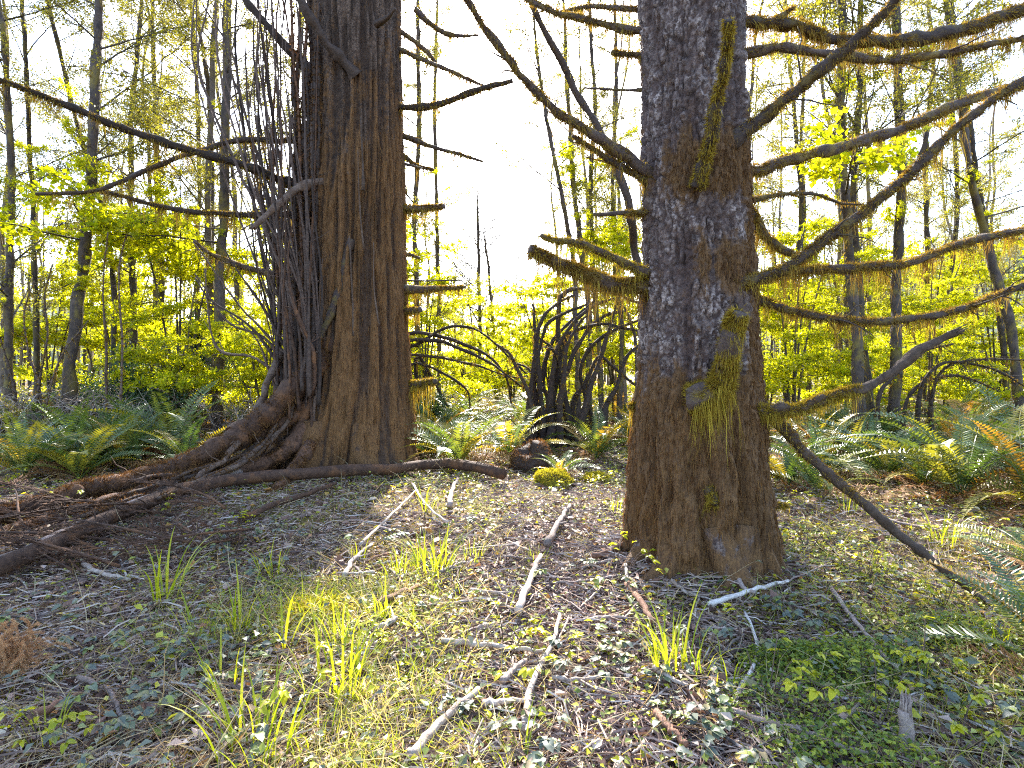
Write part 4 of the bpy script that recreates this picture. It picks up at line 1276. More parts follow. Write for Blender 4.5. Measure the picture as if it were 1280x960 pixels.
def fern(x, y, s, label, nf=18, group='sword ferns', dead=6):
    root = thing('sword_fern', label, 'fern', (x, y, float(gz(x, y)) + 0.01), U(0, 6.28), group)
    for k in range(nf):
        o = obj('frond', FR[int(rng.integers(8))], root, (0, 0, 0), (U(-0.35, 0.35), U(-0.40, 0.45), k * 2.399 + U(-0.3, 0.3)), s * U(0.7, 1.15))
    for k in range(dead):
        obj('dead_frond', FD[int(rng.integers(3))], root, (0, 0, 0), (U(-0.4, 0.4), U(-0.1, 0.2), U(0, 6.28)), s * U(0.6, 0.95))


def fern_px(cx, row, s, label, **kw):
    c = P(cx, row)
    fern(c[0], c[1], s * 1.45, label, **kw)


for cx, row, s, lb in [
        (1200, 625, 1.15, 'big sword fern with long arching fronds between the leaning branch and the dry canes'),
        (1110, 600, 1.0, 'sword fern in the shade just past the leaning branch'), (1290, 640, 1.1, 'sword fern with a broad frond beside the biggest fern'),
        (1030, 595, 0.9, 'sword fern close behind the mossy broken branch'), (985, 610, 0.8, 'dark sword fern against the scaly trunk'),
        (1305, 722, 0.55, 'small pale fern frond cluster beside the leaning branch tip'), (1330, 850, 0.6, 'low fern spreading over the mossy bank'),
        (640, 580, 0.95, 'sword fern with silvery fronds beside the dark lump'), (575, 585, 0.95, 'silvery sword fern near the foot of the ridged trunk'),
        (745, 575, 0.9, 'sword fern between the dark lump and the scaly trunk'), (540, 575, 0.8, 'sword fern tucked against the ridged trunk'),
        (700, 600, 0.45, 'small upright yellow fern beside the mossy mound'),
        (235, 590, 0.8, 'sword fern standing behind the drooping limb'), (100, 600, 0.85, 'silvery sword fern above the mossy drooping limb'),
        (160, 585, 0.8, 'sword fern with brown fronds in front of the evergreen shrub'), (30, 600, 0.85, 'sword fern by the dry canes and drooping limb')]:
    fern_px(cx, row, s, lb)
for k in range(150):
    z = [(980, 1420, 520, 575), (510, 820, 522, 562), (-120, 320, 530, 575), (1010, 1420, 575, 622), (-140, 250, 570, 592)][k % 5 if k < 60 else k % 3]
    fx = U(z[0], z[1])
    fern_px(fx, U(z[2], z[3]), U(0.7, 1.1), 'sword fern in the fern bank ' + near(fx, FERN_MARKS), nf=int(rng.integers(7, 14)), dead=int(rng.integers(4, 9)), group='fern bank under the trees')

# ------------------------------------------------------------------ far wood that reads as one mass
def far_wood():
    tb, lb = MB(), MB()
    for k in range(260):
        a = math.radians(U(-58, 58))
        r = U(48, 85)
        x, y = r * math.sin(a), r * math.cos(a)
        gap = abs(math.degrees(a) + 1.5) < 4.5
        h = U(9, 17) * (0.7 if gap else 1)
        b = np.array([x, y, float(gz(x, y)) - 0.2])
        tb.add(*tube(np.array([b, b + [U(-.3, .3), 0, h * .5], b + [U(-.8, .8), 0, h]]), [0.13, 0.09, 0.03], 4))
        n = 210
        f = rng.uniform(0.08, 1.0, n)
        p = b + np.stack([rng.normal(0, 1.5, n) * (1.2 - f), rng.normal(0, 1.5, n) * (1.2 - f), f * h], -1)
        V, T = leaves(p, rng.normal(0, 1, (n, 3)), rng.normal(0, 0.7, (n, 3)) + [0, 0, 1], U(0.14, 0.30, n), U(0.1, 0.22, n), 0.1)
        lb.add(V, None, T)
    me = new_mesh('far_wood', np.concatenate([np.concatenate(tb.v), np.concatenate(lb.v)]),
                  [np.concatenate(tb.q), np.concatenate([np.concatenate(tb.t), np.concatenate(lb.t) + tb.n])], [M['alder'], M['lime']],
                  np.concatenate([np.zeros(sum(map(len, tb.q)) + sum(map(len, tb.t))), np.ones(sum(map(len, lb.t)))]), False)
    tag(obj('far_wood', me, kind='stuff'), 'pale yellow green wood closing the view behind the trees', 'wood')


far_wood()

# ------------------------------------------------------------------ ground litter and low growth (uncountable)
def scatter(n, r0, r1, amax=58):
    """points over the ground, denser near the viewer's path"""
    r = r0 * (r1 / r0) ** rng.uniform(0, 1, n)
    a = np.radians(rng.uniform(-amax, amax, n))
    return r * np.sin(a), r * np.cos(a)


def xc(y):
    return 0.08 + 0.06 * y


def path_w(x, y):
    return np.exp(-((x - xc(y)) / 0.62) ** 2 / 2)


def outside_trunks(x, y):
    return (np.hypot(x - 1.45, y - RD) > 0.52) & (np.hypot(x + 2.6, y - LD) > 0.9)


def keep(x, y, w):
    k = (rng.uniform(0, 1, len(x)) < w) & outside_trunks(x, y)
    return x[k], y[k]


def on_ground(x, y, up=0.0):
    return np.stack([x, y, gz(x, y) + up], -1)


def flat_dir(n, lift=0.2):
    a = rng.uniform(0, 2 * PI, n)
    return np.stack([np.cos(a), np.sin(a), rng.normal(0, lift, n)], -1)


def stuff(name, mb, m, label, cat, smooth=False):
    tag(obj(name, mb.mesh(name, m, smooth), kind='stuff'), label, cat)


x, y = scatter(105000, 1.7, 17)                                   # dead leaves
x, y = keep(x, y, 0.35 + 0.5 * fbm(x * 1.5 + 40, y * 1.5 + 40, 61, 3))
ra, rr_ = rng.uniform(0, 2 * PI, 2600), 0.47 + 0.30 * rng.uniform(0, 1, 2600) ** 1.6
x, y = np.concatenate([x, 1.44 + np.cos(ra) * rr_]), np.concatenate([y, 4.45 + np.sin(ra) * rr_])
n = len(x)
d = np.hypot(x, y)
s = (0.016 + 0.085 * rng.uniform(0, 1, n) ** 2.6) * (0.8 + 0.05 * d)
mb = MB()
V, T = leaves(on_ground(x, y, 0.006) + np.stack([x * 0, x * 0, rng.uniform(0, 0.02, n)], -1), flat_dir(n, 0.25), rng.normal(0, 0.45, (n, 3)) + [0, 0, 1], s, s * rng.uniform(0.35, 0.75, n), rng.uniform(-0.2, 0.4, n))
mb.add(V, None, T)
stuff('leaf_litter', mb, M['litter'], 'brown and grey dead leaves strewn over the forest floor', 'litter')

x, y = scatter(110000, 1.7, 14)                                  # needles and twig splinters
x, y = keep(x, y, 0.35 + 0.65 * np.maximum(path_w(x, y), sm(-1.0, -2.5, x)))
n = len(x)
s = rng.uniform(0.025, 0.10, n) * (0.8 + 0.05 * np.hypot(x, y))
w = rng.uniform(0.0018, 0.0045, n) * (0.7 + 0.10 * np.hypot(x, y))
D = unit(flat_dir(n, 0.16))
S = unit(np.cross(D, [0, 0, 1.0])) * w[:, None]
b = on_ground(x, y, 0.010) + np.stack([x * 0, x * 0, rng.uniform(0, 0.025, n)], -1)
e = b + D * s[:, None]
up = np.array([0, 0, 1.0]) * w[:, None] * 1.2
V = np.stack([b - S, b + S, b + up, e], 1).reshape(-1, 3)
k = np.arange(n)[:, None] * 4
mb = MB()
mb.add(V, None, np.concatenate([k + [0, 2, 3], k + [2, 1, 3]]))
stuff('needle_litter', mb, M['needles'], 'fallen needles and twig splinters covering the trodden ground', 'litter')

x, y = scatter(36000, 1.7, 9)                                    # fine twigs, crooked
ra, rr_ = rng.uniform(0, 2 * PI, 700), 0.46 + 0.35 * rng.uniform(0, 1, 700) ** 1.5
bx_, by_ = 1.44 + np.cos(ra) * rr_, 4.45 + np.sin(ra) * rr_
x, y = keep(x, y, 0.15 + 0.55 * fbm(x * 0.9 + 11, y * 0.9, 71, 3) + 0.35 * np.maximum(path_w(x, y), sm(-1.4, -2.6, x)))
x, y = np.concatenate([x[:15000], bx_]), np.concatenate([y[:15000], by_])
mb = MB()
for i in range(len(x)):
    ln = U(0.06, 0.26)
    a = U(0, 2 * PI)
    dd = np.array([math.cos(a), math.sin(a), U(-0.05, 0.18)])
    p0 = np.array([x[i], y[i], 0.0])
    mid = p0 + dd * ln * 0.5 + rng.normal(0, 0.012, 3)
    pe = p0 + dd * ln
    pts = np.stack([p0, mid, pe])
    r_ = U(0.0014, 0.0045)
    t_ = dd / np.linalg.norm(dd)
    s_ = np.array([-t_[1], t_[0], 0]) * r_
    u_ = np.array([0, 0, r_ * 1.6])
    V = np.concatenate([[q - s_, q + s_, q + u_] for q in pts])
    mb.add(V, [[0, 2, 5, 3], [2, 1, 4, 5], [3, 5, 8, 6], [5, 4, 7, 8]])
V = np.concatenate(mb.v)
b = np.repeat(gz(x, y) + rng.uniform(0.006, 0.03, len(x)), 9)
V[:, 2] += b
mb.v = [V]
stuff('twig_litter', mb, M['twig_pale'], 'fine broken twigs littering the forest floor', 'litter')


def veg(x, y, s):
    return fbm(x * 0.8 + s, y * 0.8 + 2 * s, 90 + s, 4)


# small ground cover leaves, green to yellow green from leaf to leaf
x, y = scatter(130000, 1.7, 16)
w = sm(0.36, 0.58, veg(x, y, 1)) * (1 - 0.70 * path_w(x, y)) * (0.55 + 0.45 * sm(0.8, 1.6, x)) + 0.35 * sm(6.0, 8, y)
w = w * (1 - 0.7 * sm(-1.3, -2.3, x) * sm(7.5, 6, y))
x, y = keep(x, y, w * 0.8)
n = len(x)
d = np.hypot(x, y)
s = rng.uniform(0.014, 0.045, n) * (0.8 + 0.06 * d)
mb = MB()
V, T = leaves(on_ground(x, y, 0.015) + np.stack([x * 0, x * 0, rng.uniform(0, 0.055, n)], -1), flat_dir(n, 0.25), rng.normal(0, 0.35, (n, 3)) + [0, 0, 1], s, s * 0.72, 0.15)
mb.add(V, None, T)
stuff('ground_cover', mb, M['cover'], 'low yellow green ground cover leaves spreading between the sticks', 'ground cover')

# mid sized grey green bramble leaves that fill the sides of the path
x, y = scatter(52000, 1.7, 11)
w = sm(0.50, 0.60, 0.55 * veg(x, y, 12) + 0.45 * fbm(x * 2.6, y * 2.6, 147, 3)) * (1 - 0.93 * path_w(x, y)) * (0.5 + 0.5 * sm(-0.4, -1.2, x) + 0.3 * sm(1.2, 1.8, x))
x, y = keep(x, y, w * 0.24)
n = len(x)
s = 0.018 + 0.045 * rng.uniform(0, 1, n) ** 1.5
mb = MB()
V, T = leaves(on_ground(x, y, 0.02) + np.stack([x * 0, x * 0, rng.uniform(0, 1, n) ** 1.5 * 0.16], -1), flat_dir(n, 0.35), rng.normal(0, 0.4, (n, 3)) + [0, 0, 1], s, s * 0.66, 0.22)
mb.add(V, None, T)
stuff('bramble_cover', mb, M['bramble_mass'], 'tangle of grey green bramble leaves covering both sides of the path', 'ground cover')

# brush of small leaves and dry stems under the far trees
n = 42000
rr = 13.5 * (60 / 13.5) ** rng.uniform(0, 1, n)
aa = np.radians(rng.uniform(-58, 58, n))
x, y = rr * np.sin(aa), rr * np.cos(aa)
hh = 1.5 * fbm(x * 0.35 + 30, y * 0.35 + 30, 131, 3) ** 1.2 * rng.uniform(0, 1, n) * sm(12, 18, rr)
s = rng.uniform(0.004, 0.0065, n) * rr
mb = MB()
V, T = leaves(on_ground(x, y, 0.02) + np.stack([x * 0, x * 0, hh], -1), flat_dir(n, 0.5), rng.normal(0, 0.6, (n, 3)) + [0, 0, 1], s, s * 0.7, 0.15)
mb.add(V, None, T)
stuff('far_brush', mb, M['brush'], 'low brush of yellow green leaves and dry stems under the distant trees', 'brush')

# carpet moss, tiny upright shoots
x, y = scatter(120000, 1.7, 9)
w = sm(0.40, 0.54, 0.6 * veg(x, y, 5) + 0.4 * fbm(x * 2.2, y * 2.2, 181, 3)) * (1 - 0.75 * path_w(x, y)) * 0.8
x, y = keep(x, y, w)
n = len(x)
mb = MB()
mb.add(*spikes(on_ground(x, y, 0.0), flat_dir(n, 0.3) * 0.7 + [0, 0, 1], U(0.012, 0.042, n) * (0.8 + 0.06 * np.hypot(x, y)), U(0.002, 0.004, n)))
stuff('carpet_moss', mb, M['moss_green'], 'yellow green carpet moss in patches on the soil', 'moss')

# orange brown moss scraps fallen from the limbs
x, y = scatter(60000, 1.7, 9)
x, y = keep(x, y, sm(0.50, 0.60, fbm(x * 3.1 + 7, y * 3.1, 171, 3)) * (0.4 + 0.6 * (1 - path_w(x, y))))
n = len(x)
mb = MB()
mb.add(*spikes(on_ground(x, y, 0.012), flat_dir(n, 0.4) + [0, 0, 0.35], U(0.02, 0.06, n), U(0.002, 0.004, n)))
stuff('moss_scraps', mb, M['moss_scrap'], 'orange brown scraps of moss lying in the litter', 'moss')

# fine grass
x, y = scatter(135000, 1.7, 10)
gl = np.exp(-((x - xc(y) + 0.95 + 0.10 * y) / 0.75) ** 2) * sm(8.5, 6.0, y)
w = sm(0.38, 0.62, veg(x, y, 8)) * (1.2 * gl + 0.25 * sm(1.0, 2.0, x)) * (1 - 0.8 * path_w(x, y))
x, y = keep(x, y, w * 0.9)
n = len(x)
mb = MB()
mb.add(*strands(on_ground(x, y, 0.0), flat_dir(n, 0.2) * 0.55 + [0, 0, 1], U(0.06, 0.24, n), U(0.0012, 0.0028, n), U(0.1, 0.45, n)[:, None], 0.25))
stuff('fine_grass', mb, M['grass_fine'], 'fine green and straw coloured grass beside the trodden path', 'grass')

# long dry grass stems
x, y = scatter(17000, 1.8, 9)
gl = np.exp(-((x - xc(y) + 1.1 + 0.12 * y) / 0.95) ** 2)
x, y = keep(x, y, gl * 0.6 + 0.16 + 0.25 * sm(-0.8, -1.8, x) + 0.35 * sm(0.45, 0.65, veg(x, y, 3)) * (1 - path_w(x, y)))
n = len(x)
mb = MB()
mb.add(*strands(on_ground(x, y, 0.0), flat_dir(n, 0.3) * 1.1 + [0, 0, 0.8], U(0.15, 0.6, n), U(0.0010, 0.0024, n), U(0.2, 0.6, n)[:, None], 0.2))
stuff('dry_grass', mb, M['dry_grass'], 'long dry straw coloured grass stems bent over the ground', 'grass')

# ------------------------------------------------------------------ plants one can pick out
def blade(seed, wide):
    r = np.random.default_rng(seed)
    n = 9
    q = np.linspace(0, 1, n)
    a = r.uniform(1.25, 1.5) - r.uniform(0.2, 1.5) * q ** 2
    c = np.stack([np.cumsum(np.cos(a)) / n, q * 0, np.cumsum(np.sin(a)) / n], -1)
    c = np.vstack([[0, 0, 0], c[:-1]])
    w = wide * (1 - q ** 2.2) * (0.6 + 0.4 * sm(0, 0.3, q)) + 0.0015
    V = np.stack([c + np.stack([q * 0, w, w * 0.35], -1), c, c + np.stack([q * 0, -w, w * 0.35], -1)], 1).reshape(-1, 3)
    i = np.arange(n - 1)[:, None] * 3
    return new_mesh('blade', V, [np.concatenate([i + [0, 1, 4, 3], i + [1, 2, 5, 4]])], M['grass'])


BL = [blade(s, 0.013) for s in range(9)]


def tuft(cx, row, hpx, n, label, spread=0.06, lean=0.35):
    c = P(cx, row)
    root = thing('grass_tuft', label, 'grass', c, U(0, 6), 'bright grass tufts')
    L = hpx / F * c[1] * 1.12
    for k in range(int(n * 1.7) + 2):
        a, rr = U(0, 2 * PI), spread * math.sqrt(U(0, 1))
        obj('blade', BL[int(rng.integers(9))], root, (math.cos(a) * rr, math.sin(a) * rr, -0.01), (0, U(-0.1, lean), a + U(-0.8, 0.8)), L * U(0.5, 1.15))


for a in [(205, 752, 92, 9, 'tall pale green grass tuft among the dark fallen boughs'), (246, 800, 62, 6, 'leaning grass tuft beside the bramble leaves below the boughs'),
          (352, 812, 95, 5, 'single tall grass shoot over the dry stems'), (418, 868, 105, 24, 'dense upright grass tuft beside the trodden path'),
          (325, 945, 115, 22, 'large grass tuft growing up through the bramble leaves'), (540, 715, 60, 34, 'broad lush grass tuft at the rim of the path'),
          (478, 770, 55, 14, 'short grass tuft next to the mossy brown stick'), (532, 640, 48, 5, 'small grass shoot in front of the fallen limb'),
          (840, 842, 105, 13, 'tall yellow green grass shoots in front of the scaly trunk'), (868, 840, 80, 12, 'shorter grass shoots beside the tall ones before the scaly trunk'),
          (655, 962, 75, 7, 'little grass shoot at the end of the long crooked stick'), (674, 702, 26, 10, 'tiny grass tuft at the tip of the pale stick on the path'),
          (1178, 682, 48, 16, 'fine grass tuft under the big fern'), (1240, 808, 52, 9, 'grass tuft near the tip of the leaning branch'),
          (1100, 470 + 250, 40, 8, 'short grass tuft under the leaning branch'), (300, 790, 80, 8, 'loose grass tuft on the dry stem side'),
          (500, 720, 42, 16, 'soft grass tuft against the lush broad tuft'), (590, 700, 36, 10, 'thin grass tuft on the litter by the broad tuft'),
          (450, 700, 40, 10, 'thin grass tuft below the ridged trunk'), (820, 600, 30, 10, 'small grass tuft hidden beside the scaly trunk'),
          (560, 590, 28, 16, 'bright grass tuft at the foot of the silvery fern'), (385, 770, 60, 12, 'loose grass tuft in the dry stems by the path'),
          (60, 930, 70, 6, 'few grass shoots near the brown dead spray'), (455, 840, 60, 12, 'loose grass tuft on the path side of the dense upright one'),
          (280, 860, 75, 8, 'thin grass tuft above the large grass tuft'), (520, 790, 40, 10, 'short grass tuft by the mossy brown stick end'), (390, 940, 70, 12, 'grass tuft next to the large grass tuft'),
          (500, 850, 45, 9, 'sparse grass tuft on the litter before the thin straight twig'), (340, 720, 60, 8, 'slender grass tuft below the brambles of the ridged trunk'), (430, 800, 70, 12, 'tall loose grass behind the dense upright tuft'),
          (1060, 640, 34, 10, 'grass tuft under the fern past the leaning branch'), (905, 860, 60, 7, 'grass shoots by the crooked white twig'), (770, 640, 26, 10, 'small grass tuft beside the scaly trunk base')]:
    tuft(a[0], a[1], a[2], a[3], a[4], 0.05 + 0.004 * a[3])


def leaf_shape(seed, L=1.0, W=0.62, n=9, teeth=0.06):
    r = np.random.default_rng(seed)
    q = np.linspace(0, 1, n)
    w = W * 0.5 * np.sin(q ** 0.75 * PI) ** 0.8
    w[1:-1] += teeth * np.where(np.arange(n - 2) % 2, 1, -0.4) * W
    z = -0.22 * q ** 2 * L + 0.05 * np.sin(q * 5)
    mid = np.stack([q * L, q * 0, z], -1)
    a = np.stack([q * L, w, z + 0.35 * w + r.normal(0, 0.015, n)], -1)
    b = np.stack([q * L, -w, z + 0.35 * w + r.normal(0, 0.015, n)], -1)
    V = np.stack([a, mid, b], 1).reshape(-1, 3)
    i = np.arange(n - 1)[:, None] * 3
    return V, np.concatenate([i + [0, 3, 4, 1], i + [1, 4, 5, 2]])


def leaf_mesh(name, seed, m, **kw):
    V, Qd = leaf_shape(seed, **kw)
    return new_mesh(name, V, [Qd], m)


BRL = [leaf_mesh('leaf', s, M['bramble']) for s in range(4)]
YL = [leaf_mesh('leaf', 20 + s, M['yellow_leaf'], W=0.55, teeth=0.0) for s in range(3)]


def leafy(name, cat, group, label, c, n_stem, ln, ls, meshes, rise=0.25, m='twig', per=9):
    """trailing plant: stems with leaves in threes"""
    root = thing(name, label, cat, c, U(0, 6), group)
    for k in range(n_stem):
        a = U(0, 2 * PI)
        l_ = ln * U(0.6, 1.1)
        q = np.linspace(0, 1, 9)
        bend = U(-0.8, 0.8)
        xx, yy = np.cumsum(np.cos(a + bend * q)) / 9 * l_, np.cumsum(np.sin(a + bend * q)) / 9 * l_
        zz = rise * l_ * np.sin(q * PI * U(0.6, 0.95)) + 0.015
        zz = zz + 0 * q
        pts = np.stack([xx, yy, zz], -1)
        pts[0] = (0, 0, -0.01)
        mb = MB()
        mb.add(*tube(pts, np.linspace(0.003, 0.0012, 9), 4))
        st = obj('stem', mb.mesh('stem', M[m]), root)
        for j in range(per // 3):
            s = int(rng.integers(2, 9))
            yaw = a + U(-1.4, 1.4)
            for w in (-0.95, 0, 0.95):
                obj('leaf', meshes[int(rng.integers(len(meshes)))], st, tuple(pts[s] + [0, 0, 0.004]), (U(-0.35, 0.35), U(-0.35, 0.25), yaw + w + U(-0.15, 0.15)),
                    ls * U(0.7, 1.15) * (1.0 if w == 0 else 0.8))
    return root


BZ = [(330, 670, 7, 'bramble with grey green leaves just below the ridged trunk'), (260, 690, 7, 'bramble leaves beside the pale fallen branch'), (300, 720, 6, 'bramble sprawl above the tall pale grass tuft'),
      (130, 800, 6, 'dusty bramble leaves near the curved white twig'), (60, 780, 5, 'grey bramble leaves among the dark boughs'), (160, 850, 6, 'bramble leaves over the forked dead stick'),
      (230, 870, 6, 'bramble sprawl between the dry stems and the dead stick'), (90, 930, 6, 'bramble leaves beside the brown dead spray'), (250, 930, 5, 'bramble leaves below the large grass tuft'),
      (400, 640, 5, 'bramble under the long fallen limb'), (470, 680, 5, 'bramble leaves among dry stalks below the ridged trunk'), (500, 770, 4, 'small bramble beside the mossy brown stick'),
      (780, 860, 6, 'bramble patch between the long crooked stick and the tall grass shoots'), (730, 830, 5, 'small leaved bramble over the crooked stick'), (870, 900, 6, 'dark bramble leaves in front of the grass shoots'),
      (830, 935, 5, 'bramble leaves beside the short reddish stick'), (940, 800, 5, 'dark bramble leaves under the white crooked twig'), (1010, 780, 6, 'grey green bramble in the shade of the scaly trunk'),
      (1080, 800, 6, 'bramble leaves by the sloping stick'), (700, 720, 4, 'pale bramble leaves beside the orange root'), (760, 730, 4, 'dusty bramble leaves at the foot of the scaly trunk'),
      (950, 940, 5, 'bramble leaves over the long stick'), (1200, 870, 5, 'bramble leaves at the low fern'), (730, 940, 4, 'dark bramble leaves by the cone'), (360, 880, 4, 'bramble leaves behind the dense upright tuft'),
      (190, 660, 5, 'bramble under the drooping limbs'), (1120, 850, 5, 'bramble behind the small leaved shrub'), (640, 640, 4, 'bramble at the bend of the path'), (570, 660, 4, 'bramble beside the end of the fallen limb'),
      (20, 870, 4, 'bramble leaves around the brown dead spray'), (300, 840, 5, 'bramble leaves beneath the single tall grass shoot'), (610, 905, 3, 'few bramble leaves on the litter of the path')]
for cx, row, n, lb in BZ:
    leafy('bramble', 'bramble', 'trailing brambles', lb, P(cx, row), n, U(0.3, 0.5), 0.058, BRL, 0.24)
YZ = [(1090, 930, 'yellow green sprig at the foot of the broken stub'), (1200, 940, 'tall yellow green sprig leaning by the white stick'), (1150, 850, 'yellow leaved seedling behind the broken stub'),
      (1010, 690, 'yellow ground plant beside the scaly trunk flare'), (1080, 730, 'yellow green seedling under the leaning branch'), (1180, 760, 'yellow green seedling close to the branch tip'),
      (1230, 690, 'yellow green seedling below the big fern'), (20, 615, 'bright yellow green sprig over the drooping limb'), (85, 640, 'bright leaf sprig on the side of the drooping limb'),
      (205, 645, 'yellow sprig under the drooping limbs'), (745, 610, 'yellow green plant by the mossy mound'), (720, 640, 'yellow green plant on the path by the scaly trunk'),
      (300, 665, 'small yellow shoot rising out of the brambles'), (50, 945, 'yellow leaved seedling below the brown dead spray'), (770, 735, 'tiny yellow seedling in front of the scaly trunk'),
      (630, 830, 'yellow maple seedling on the crossing stick'), (690, 865, 'yellow leaf sprig by the crooked stick'), (480, 810, 'green seedling beside the path edge'), (370, 905, 'green seedling between two grass tufts'),
      (1130, 690, 'yellow green seedling under the shade fern'), (990, 640, 'yellow ground plant behind the mossy stub'), (960, 880, 'green shoot on the white crooked twig')]
for cx, row, lb in YZ:
    leafy('seedling', 'seedling', 'yellow green seedlings', lb, P(cx, row), 5, U(0.2, 0.36), 0.050, YL, 0.75)

# small leaved low shrub in the shade of the scaly trunk
def low_shrub(cx, row, w, h, n, label):
    c = P(cx, row)
    root = thing('low_shrub', label, 'shrub', c, 0, 'small leaved low shrubs')
    a, rr = rng.uniform(0, 2 * PI, n), np.sqrt(rng.uniform(0, 1, n))
    p = np.stack([np.cos(a) * rr * w, np.sin(a) * rr * w * 0.7, rng.uniform(0.1, 1, n) * h * (1 - 0.7 * rr ** 2) * (0.6 + 0.8 * fbm(np.cos(a) * rr * 4 + 9, np.sin(a) * rr * 4 + 9, 5, 2))], -1)
    V, T = leaves(p, flat_dir(n, 0.4), rng.normal(0, 0.5, (n, 3)) + [0, 0, 1], U(0.016, 0.032, n), U(0.010, 0.019, n), 0.15)
    obj('foliage', new_mesh('foliage', V, [T], M['small_green'], None, False), root, kind='stuff')
    mb = MB()
    for k in range(60):
        i = int(rng.integers(n))
        b = np.array([p[i, 0] * 0.5, p[i, 1] * 0.5, -0.01])
        mb.add(*tube(np.array([b, (b + p[i]) / 2 + [0, 0, 0.02], p[i]]), [0.002, 0.0016, 0.001], 3))
    obj('stem', mb.mesh('stem', M['twig']), root, kind='stuff')


low_shrub(1010, 900, 0.42, 0.18, 1400, 'low dense shrub of tiny green leaves beside the long stick')
low_shrub(1080, 840, 0.36, 0.15, 2000, 'low tiny leaved shrub behind the denser one')
low_shrub(1000, 835, 0.30, 0.12, 3000, 'thin tiny leaved shrub by the white crooked twig')
low_shrub(1190, 800, 0.34, 0.14, 1500, 'tiny leaved shrub below the branch tip')
low_shrub(1060, 960, 0.36, 0.16, 1700, 'tiny leaved shrub at the near end of the long stick')

# ------------------------------------------------------------------ sticks, boughs, stub and lumps
def stick(pts, wpx, m, label, name='fallen_stick', lift=0.012, group='sticks on the forest floor', taper=0.6, forks=1, side=8):
    W = np.array([P(a, b) for a, b in pts])
    r0 = wpx * (0.53 if wpx > 4.9 and m != 'birch' else 0.43) / F * W[:, 1].mean()
    c = cr(W, 14 if len(pts) > 2 else 9)
    n = len(c)
    c[:, 2] = gz(c[:, 0], c[:, 1]) + r0 * 0.8 + lift * 0.8 + 0.006 * (rng.uniform(0, 1, n))
    # a stick is stiff: follow the ground only roughly
    zl = np.polyfit(np.arange(n), c[:, 2], 2)
    c[:, 2] = np.maximum(np.polyval(zl, np.arange(n)), c[:, 2]) + (0.018 if r0 < 0.012 else 0.034)
    c[1:-1] += rng.normal(0, r0 * 0.22, (n - 2, 3))
    org = c[0].copy()
    root = tag(obj(name, None, None, tuple(org)), label, 'stick', group) if forks else None
    mb = MB()
    mb.add(*tube(c - org, np.linspace(r0, r0 * taper, n), side, 0.16, int(rng.integers(999))))
    if not forks:
        return tag(obj(name, mb.mesh(name, M[m]), None, tuple(org)), label, 'stick', group)
    obj('shaft', mb.mesh('shaft', M[m]), root)
    for k in range(forks):
        i = int(U(0.3, 0.9) * n)
        t = unit(c[min(i + 1, n - 1)] - c[i - 1])
        dr = unit(t + np.cross(t, [0, 0, 1]) * U(0.5, 1.2) * (1 if U(0, 1) > .5 else -1) + np.array([0, 0, U(-0.02, 0.3)]))
        ln = U(0.04, 0.16)
        mk = MB()
        mk.add(*tube(np.array([c[i], c[i] + dr * ln * .5 + rng.normal(0, .004, 3), c[i] + dr * ln]) - org, np.array([0.45, 0.35, 0.2]) * r0, 6))
        obj('twig', mk.mesh('twig', M[m]), root)
    return root


